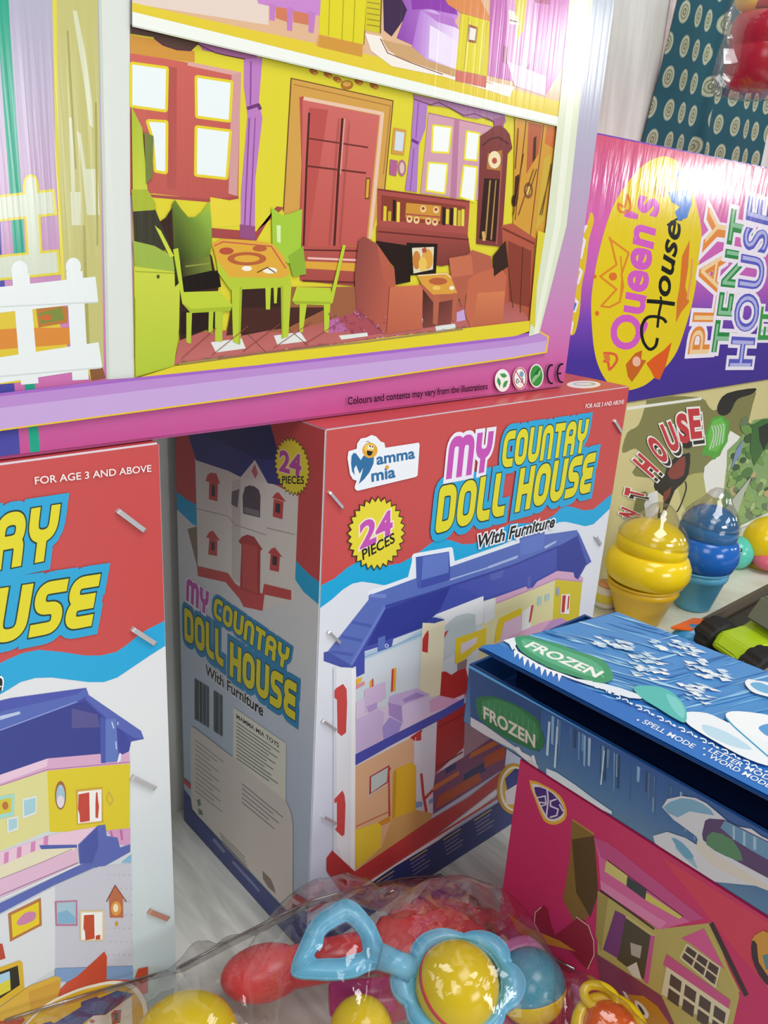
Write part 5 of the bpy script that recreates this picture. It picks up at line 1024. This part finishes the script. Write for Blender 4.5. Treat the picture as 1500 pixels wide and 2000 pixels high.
el = e[len(e)-1]; el.position = .30; el.color = (*lin('#12505e'), 1)
nz = n.new('ShaderNodeTexNoise'); nz.inputs['Scale'].default_value = 1.2
L.new(d, cr.inputs[0]); L.new(cr.outputs[0], n['Principled BSDF'].inputs['Base Color'])
t = thing('teal_patterned_cloth', (1.12, WALLY-.02, 1.0), 'teal cotton cloth with pale printed medallions hanging down the grey wall', 'cloth')
bm = bmesh.new(); ul = bm.loops.layers.uv.new('UVMap'); NX, NZ = 90, 40; X0, X1, Z0, Z1 = .975, 1.262, .680, 1.02; G = []
def depth(u):
    # loose pleats: a broad flat fold on the left, a sharp valley, then a flat hanging part
    k = min(1, u*4)
    return WALLY-.003-k*(.010+.007*math.sin(u*7.5+.6)+.004*math.sin(u*19)+(.012 if .36 < u < .44 else 0)*math.sin((u-.36)/.08*math.pi))
for i in range(NX+1):
    u = i/NX; G.append([bm.verts.new((X0+(X1-X0)*u+(.058*k/NZ-.004)*(1-u), min(WALLY-.002, depth(u+.04*math.sin(k/NZ*3))), Z0+(Z1-Z0)*k/NZ)) for k in range(NZ+1)])
def uu(i):
    u = i/NX; return u*(X1-X0)/.036*1.25
for i in range(NX):
    for k in range(NZ):
        fc_ = bm.faces.new((G[i][k], G[i+1][k], G[i+1][k+1], G[i][k+1]))
        for l, (a, b) in zip(fc_.loops, ((i, k), (i+1, k), (i+1, k+1), (i, k+1))): l[ul].uv = (uu(a), b/NZ*(Z1-Z0)/.036)
from_bm('cloth', bm, m, t, True)
sd = [o for o in t.children][0].modifiers.new('thick', 'SOLIDIFY'); sd.thickness = .0008
from_bm('hanging_rail', tube([(X0-.02, WALLY-.012, Z1), (X1+.02, WALLY-.012, Z1)], .006, 12), STEEL, t, True)

RC = on_plane(1492, 92, Vector((0, .50, 0)), Y); s = mpp(RC); REDP = plastic('red_plastic', '#c92a38', .22)
t = thing('bagged_red_toy', RC, 'red plastic toy in a clear bag, hanging in front of the teal patterned cloth', 'toy')
rr = random.Random(2)
from_bm('toy_body', lathe([(0, -74*s), (46*s, -74*s), (58*s, -66*s), (66*s, -45*s), (66*s, -6*s), (63*s, -2*s), (66*s, 2*s), (66*s, 42*s), (58*s, 54*s), (30*s, 58*s), (0, 60*s)], RC, 40), REDP, t, True)
from_bm('toy_cap', lathe([(0, 0), (40*s, 0), (44*s, 8*s), (40*s, 22*s), (0, 26*s)], RC+Z*62*s, 32), REDP, t, True)
from_bm('yellow_knob', ball(RC+Z*80*s-RGT*46*s, 26*s, 24, (1, 1, .8)), PY, t, True)
BAGM = clear('bag_film', '#f3f1f4', .07, .10, .86, (22, .35))
bm = lathe([(0, -92*s), (46*s, -90*s), (76*s, -80*s), (82*s, -40*s), (80*s, 10*s), (78*s, 60*s), (66*s, 110*s), (30*s, 150*s), (10*s, 180*s)], RC, 56)
for v in bm.verts:
    d_ = v.co-RC; k = noise.noise(v.co*24)*.009+noise.noise(v.co*48)*.0025; h = Vector((d_.x, d_.y, 0))
    if h.length > 1e-4: v.co += h.normalized()*k*min(1, h.length/.02)
# loose corner of the bag, lower left
from_bm('clear_bag', bm, BAGM, t, True)
bm = bmesh.new(); cn = [RC+RGT*(a*s)+UPV*(b*s)-FWD*(.01) for a, b in ((-60, -40), (-70, -72), (-96, -100), (-110, -82), (-88, -50), (-84, 0), (-72, 20))]
vs = [bm.verts.new(q) for q in cn]; bm.faces.new(vs); bmesh.ops.subdivide_edges(bm, edges=bm.edges[:], cuts=3, use_grid_fill=True); bmesh.ops.triangulate(bm, faces=bm.faces[:])
for v_ in bm.verts: v_.co += FWD*noise.noise(v_.co*90)*.006
from_bm('bag_corner', bm, BAGM, t, True)
from_bm('hanging_string', tube([RC+Z*180*s, RC+Z*240*s, Vector((RC.x, WALLY-.01, 1.15)), Vector((RC.x, WALLY+.002, 1.15))], .0012, 6), STEEL, t)

# ---------------------------------------------------------------- bag of baby rattles in the foreground
def slab_shape(px, P0, nrm, th, sm=4):
    Q = catmull(pts(px), sm) if sm else pts(px)
    return [on_plane(x, y, P0, nrm) for x, y in Q]
SKY = plastic('sky_blue_rattle_plastic', '#74c6ea', .28); YEL = plastic('yellow_ball_plastic', '#efd322', .18); CORAL = add_bump(plastic('coral_plastic', '#ea4a4e', .3), 90, .25); PINK = plastic('pink_rattle_plastic', '#e286c0', .28); MAGP = plastic('magenta_plastic', '#c0307c', .3); TEAL = plastic('teal_ball_plastic', '#56a9c6', .2); ORP = plastic('orange_dome_plastic', '#ef6a1c', .2)
FC = on_z(893, 1923, .105); s = mpp(FC)
nr = ((CAM-FC).normalized()*.75+Z*.5).normalized()
t = thing('flower_rattle', FC, 'sky blue flower rattle with a pointed loop handle and a yellow ball in its middle', 'rattle', 'baby rattles in the clear bag')
# petals: scalloped ring around the ball
O = []; I = []
a1 = nr.cross(Z).normalized(); a2 = nr.cross(a1)
if a2.dot(UPV) < 0: a2 = -a2
if a1.dot(RGT) < 0: a1 = -a1
cx = Vector((895, 1918))
for i in range(120):
    th = 2*math.pi*i/120; r = 112+23*abs(math.sin(3*(th+math.radians(26))))**.7
    O.append(on_plane(cx.x+r*.99*math.cos(th), cx.y+r*.84*math.sin(th), FC, nr)); I.append(on_plane(cx.x+84*math.cos(th), cx.y+80*math.sin(th), FC, nr))
from_bm('petal_ring', bevel_all(ring_prism(O, I, -nr, .011), .003, 3), SKY, t, True)
from_bm('ball', ball(FC-nr*.004, 83*s), YEL, t, True)
from_bm('ball_band', lathe([(81.0*s, -5*s), (83.6*s, -4*s), (83.6*s, 4*s), (81.0*s, 5*s)], FC-nr*.004, 40, (Matrix.Rotation(math.radians(40), 3, RGT) @ Matrix.Rotation(math.radians(35), 3, Y))), plastic('red_band_plastic', '#df4a5a', .3), t, True)
out = '573,1897 577,1872 588,1845 603,1812 620,1790 640,1777 660,1764 677,1759 696,1767 712,1784 728,1804 738,1825 746,1845 753,1860 768,1868 800,1880 812,1905 790,1902 760,1892 736,1887 715,1893 693,1903 665,1907 640,1908 612,1906 592,1905'
inn = '604,1866 612,1855 621,1849 625,1838 627,1823 636,1812 648,1804 662,1796 677,1789 690,1796 700,1808 712,1825 716,1842 717,1857 710,1863 700,1865 685,1869 667,1875 650,1876 634,1876 618,1877 608,1876'
HP = on_z(660, 1840, .115); n3 = ((CAM-HP).normalized()*.8+Z*.4).normalized()
def resample(P, N):
    P = [Vector(q) for q in P]+[Vector(P[0])]; Ls = [0]
    for a, b in zip(P, P[1:]): Ls.append(Ls[-1]+(b-a).length)
    o = []; j = 0
    for i in range(N):
        d = Ls[-1]*i/N
        while Ls[j+1] < d: j += 1
        o.append(P[j].lerp(P[j+1], (d-Ls[j])/max(1e-9, Ls[j+1]-Ls[j])))
    return o
gw = lambda P, k: [(665+(x-665)*k, 1842+(y-1842)*k) for x, y in P]
Po, Pi = catmull(gw(pts(out), 1.05), 5), catmull(gw(pts(inn), .84), 5)
# loop handle: bridge outline and hole angle by angle around the hole centre
cxy = Vector((665, 1842))
def polar(P, N=150):
    R = []
    for i in range(N):
        th = 2*math.pi*i/N; d = Vector((math.cos(th), math.sin(th))); best = 0
        for a, b in zip(P, P[1:]+P[:1]):
            a, b = Vector(a)-cxy, Vector(b)-cxy; e = b-a; den = d.x*e.y-d.y*e.x
            if abs(den) < 1e-9: continue
            tt = (a.x*e.y-a.y*e.x)/den; uu_ = (a.x*d.y-a.y*d.x)/den
            if tt > 0 and -1e-6 <= uu_ <= 1+1e-6: best = max(best, tt)
        R.append(cxy+d*best)
    return R
Oh = [on_plane(q.x, q.y, HP, n3) for q in polar(Po)]; Ih = [on_plane(q.x, q.y, HP, n3) for q in polar(Pi)]
from_bm('loop_handle', bevel_all(ring_prism(Oh, Ih, -n3, .009), .0026, 3), SKY, t, True)
st = [on_plane(x, y, HP.lerp(FC, k), nr) for x, y, k in ((742, 1868, .1), (775, 1880, .5), (805, 1893, .9))]
from_bm('neck', tube(st, [.0085, .0075, .0085], 14), SKY, t, True)

BC = on_z(1036, 1926, .075); s = mpp(BC); t = thing('ring_rattle', BC, 'pink ring rattle holding a ball that is half teal and half yellow', 'rattle', 'baby rattles in the clear bag')
def half(sign, m_, nm):
    bm = ball(BC, 69*s, 40); ax = Matrix.Rotation(math.radians(-10), 3, FWD) @ UPV
    bmesh.ops.bisect_plane(bm, geom=bm.verts[:]+bm.edges[:]+bm.faces[:], plane_co=BC+ax*(-2*s), plane_no=ax*sign, clear_inner=True)
    bmesh.ops.holes_fill(bm, edges=[e for e in bm.edges if e.is_boundary]); from_bm(nm, bm, m_, t, True)
half(1, TEAL, 'upper_half'); half(-1, PY, 'lower_half')
RCn = on_z(1048, 1945, .058); sr = mpp(RCn); nn = ((CAM-RCn).normalized()*.7+Z*.55).normalized(); a1 = nn.cross(Z).normalized(); a2 = nn.cross(a1)
from_bm('ring', tube([RCn+a1*(92*sr*math.cos(th))+a2*(90*sr*math.sin(th)) for th in [2*math.pi*i/60 for i in range(60)]], 22*sr, 16, True), PINK, t, True)

OC = on_z(1195, 2000, .095); s = mpp(OC); t = thing('dome_rattle', OC, 'orange domed rattle with a yellow rim and yellow loop, nearest the pink toy house carton', 'rattle', 'baby rattles in the clear bag')
from_bm('dome', ball(OC-Z*.004, 52*s, 32, (1, 1, .85)), ORP, t, True)
nn = ((CAM-OC).normalized()*.7+Z*.5).normalized()
from_bm('rim', tube([OC-Z*.007+nn.cross(Z).normalized()*(62*s*math.cos(th))+nn.cross(nn.cross(Z)).normalized()*(58*s*math.sin(th)) for th in [2*math.pi*i/48 for i in range(48)]], 14*s, 12, True), PY, t, True)
LC = on_plane(1172, 1948, OC, nn); b1 = nn.cross(Z).normalized(); b2 = nn.cross(b1)
from_bm('loop', tube([LC+b1*(32*s*math.cos(th))+b2*(21*s*math.sin(th)) for th in [2*math.pi*i/40 for i in range(40)]], 9.5*s, 12, True), PY, t, True)

A0, A1 = on_z(505, 1902, .040), on_z(655, 1872, .046); s = mpp(A0); t = thing('coral_shaker', A0, 'coral red plastic shaker with a rounded end and ridged fan, under the blue rattle', 'rattle', 'baby rattles in the clear bag')
ax = (A1-A0).normalized(); Q = Matrix((ax, Z.cross(ax).normalized(), ax.cross(Z.cross(ax)).normalized())).transposed()
from_bm('rounded_end', ball(A0+ax*.004, 60*s, 36, (1.4, .9, .82), Q), CORAL, t, True)
B1 = on_z(860, 1828, .034)
from_bm('neck', tube([A0, A1, A1.lerp(B1, .4)], [.0145, .0155, .016], 20), CORAL, t, True)
bm = bmesh.new(); R = []
for k in range(25):
    u = k/24; c = (A1.lerp(B1, .25)).lerp(on_z(990, 1828, .026), u); rr_ = (.010+.028*math.sin(min(1, u*1.15)*math.pi*.86)**.8)*(1 if k not in (0, 24) else .35)*(1-.11*(k % 2))
    dd = (on_z(985, 1828, .03)-A1).normalized(); sd_ = dd.cross(Z).normalized(); upx = sd_.cross(dd)
    R.append([bm.verts.new(c+sd_*rr_*1.05*math.cos(2*math.pi*i/32)+upx*rr_*.8*math.sin(2*math.pi*i/32)) for i in range(32)])
for x, y in zip(R, R[1:]):
    for i in range(32): bm.faces.new((x[i], x[(i+1) % 32], y[(i+1) % 32], y[i]))
bm.faces.new(R[0][::-1]); bm.faces.new(R[-1]); from_bm('ridged_fan', bm, CORAL, t, True)

MC = on_z(705, 1948, .052); s = mpp(MC); t = thing('magenta_rattle', MC, 'magenta plastic rattle with a yellow ball end, low in the clear bag', 'rattle', 'baby rattles in the clear bag')
e_ = (on_z(770, 1940, .052)-on_z(650, 1950, .052)).normalized(); Q = Matrix((e_, Z.cross(e_).normalized(), Z)).transposed()
from_bm('grip', lathe([(0, -62*s), (26*s, -62*s), (32*s, -56*s), (32*s, 60*s), (27*s, 66*s), (0, 66*s)], MC, 32, Q @ Matrix.Rotation(math.radians(90), 3, Y)), MAGP, t, True)
from_bm('ball_end', ball(on_z(705, 2012, .07), 60*s*.95, 32), PY, t, True)
from_bm('crossbar', lathe([(0, -.04), (.012, -.04), (.014, -.036), (.014, .036), (.012, .04), (0, .04)], on_z(780, 1950, .045), 28, Q @ Matrix.Rotation(math.radians(70), 3, Y)), plastic('rose_plastic', '#b23a5e', .3), t, True)
DC = on_z(362, 2040, .045); s = mpp(DC); t = thing('yellow_ball_rattle', DC, 'big smooth yellow rattle ball in the bottom left corner of the clear bag', 'rattle', 'baby rattles in the clear bag')
from_bm('ball', ball(DC, 100*s, 40, (1.05, 1, .82)), YEL, t, True); from_bm('stem', tube([DC+e_*.03, DC+e_*.085-Z*.01], .009, 14), ORP, t, True)

# magenta header card inside the bag
hc_ = [on_z(x, y, .012) for x, y in ((800, 1775), (848, 1712), (900, 1748), (985, 1802), (960, 1838))]
t = thing('header_card', hc_[1], 'magenta card lying in the clear bag behind the coral shaker', 'card'); 
from_bm('card', prism(hc_, Z, .0008), mat('magenta_card', '#9c2a6a', .4), t)
f = Face(hc_[0]+Z*.0009, Z, X, (-1, -1), (1, 1)); f.line('#c690b4', '832,1728 868,1752', 3)
f.done('print_line', t, PRINT)

# the clear bag itself: one crumpled film draped over everything
edge = [on_plane(x, y, Vector((0, CY0-.010, 0)), Y) for x, y in ((-200, 2060), (10, 1995), (170, 1944), (310, 1903))]+[on_z(x, y, z) for x, y, z in ((345, 1893, .03), (470, 1828, .045), (598, 1764, .075), (690, 1738, .070), (790, 1718, .055), (858, 1711, .03), (930, 1760, .04), (1010, 1805, .055), (1075, 1840, .075), (1140, 1880, .085), (1215, 1940, .09), (1300, 2030, .09), (1380, 2160, .08), (1000, 2420, .08), (400, 2420, .06), (-100, 2300, .03))]
for v_ in edge: v_.x = min(v_.x, FX-.004) if v_.y < FY1+.004 else v_.x; v_.y = min(v_.y, BY-.004) if v_.x > BX-.01 else v_.y
N = len(edge); xs = [v_.x for v_ in edge]; ys = [v_.y for v_ in edge]
tops = [(FC, .045, .155), (HP, .04, .133), (BC, .035, .112), (OC, .03, .122), (A0, .035, .072), (B1, .04, .068), (MC, .03, .075), (DC, .04, .092), (on_z(1000, 1840, .05), .03, .075), (on_z(775, 1880, .1), .03, .135)]
def inside(p):
    c = False
    for i in range(N):
        a, b = edge[i-1], edge[i]
        if (a.y > p.y) != (b.y > p.y) and p.x < (b.x-a.x)*(p.y-a.y)/(b.y-a.y)+a.x: c = not c
    return c
def edist(p):
    best = 9; z = 0
    for i in range(N):
        a, b = edge[i-1], edge[i]; e = (b-a).to_2d(); tt = max(0, min(1, (p-a.to_2d()).dot(e)/max(1e-9, e.length_squared))); d = (p-a.to_2d()-e*tt).length
        if d < best: best = d; z = a.z+(b.z-a.z)*tt
    return best, z
bm = bmesh.new(); E_ = []
for i in range(N):
    a, b = edge[i], edge[(i+1) % N]; k = max(1, int((b-a).length/.006)); E_ += [a.lerp(b, j/k) for j in range(k)]
P2 = [v_.to_2d() for v_ in E_]; Zs = [v_.z for v_ in E_]; ne = len(P2); st_ = .0048
gx = min(xs); 
while gx < max(xs):
    gy = min(ys)
    while gy < max(ys):
        p = Vector((gx+random.uniform(-.0015, .0015), gy+random.uniform(-.0015, .0015)))
        if inside(p):
            d, ze = edist(p)
            if d > .003: P2.append(p)
        gy += st_
    gx += st_
vv, ee, ff, *_ = delaunay_2d_cdt(P2, [(i, (i+1) % ne) for i in range(ne)], [], 1, 1e-7)
def height(p):
    d, ze = edist(p); h = ze
    wt = min(1, d/.035)
    tz = .03
    for c, r, z in tops:
        q = (p-c.to_2d()).length/r; tz = max(tz, z*math.exp(-max(0, q-.7)**2*.55))
    n_ = abs(noise.noise(Vector((p.x*22, p.y*22, .3))))*.010+abs(noise.noise(Vector((p.x*60+3, p.y*60, 1.7))))*.006+noise.noise(Vector((p.x*140, p.y*140, 5)))*.0018
    sm_ = wt*wt*(3-2*wt)
    return ze*(1-sm_)+max(ze, tz+.004)*sm_+n_*min(1, d/.01)
V3 = [bm.verts.new((q.x, q.y, height(q))) for q in vv]
for q in ff:
    try: bm.faces.new([V3[i] for i in q])
    except ValueError: pass
t = thing('clear_toy_bag', on_z(700, 1950, 0), 'crumpled clear plastic bag full of baby rattles lying in front of the red carton', 'plastic bag')
FILM = clear('crumpled_film', '#f4f2f2', .045, .07, .93, (24, .4))
from_bm('film', bm, FILM, t, True)
bm = bmesh.new(); cc = sum(edge[5:13], Vector((0, 0, 0)))/8; A = [v_+Z*.0012 for v_ in edge[1:14]]; B = []
for v_ in A:
    d_ = Vector((.26, .2, 0))-v_; d_.z = 0; B.append(v_+d_.normalized()*.009+Z*.003)
A = [bm.verts.new(v_) for v_ in A]; B = [bm.verts.new(v_) for v_ in B]
for i in range(len(A)-1): bm.faces.new((A[i], A[i+1], B[i+1], B[i]))
from_bm('folded_seam', bm, clear('seam_film', '#d9d4d4', .10, .12, .86, (60, .6)), t, True)
from_bm('sealed_edge', tube([v_+Z*.001 for v_ in edge[1:14]], .0011, 6), clear('film_fold', '#d2cccc', .2, .15, .8), t, True)
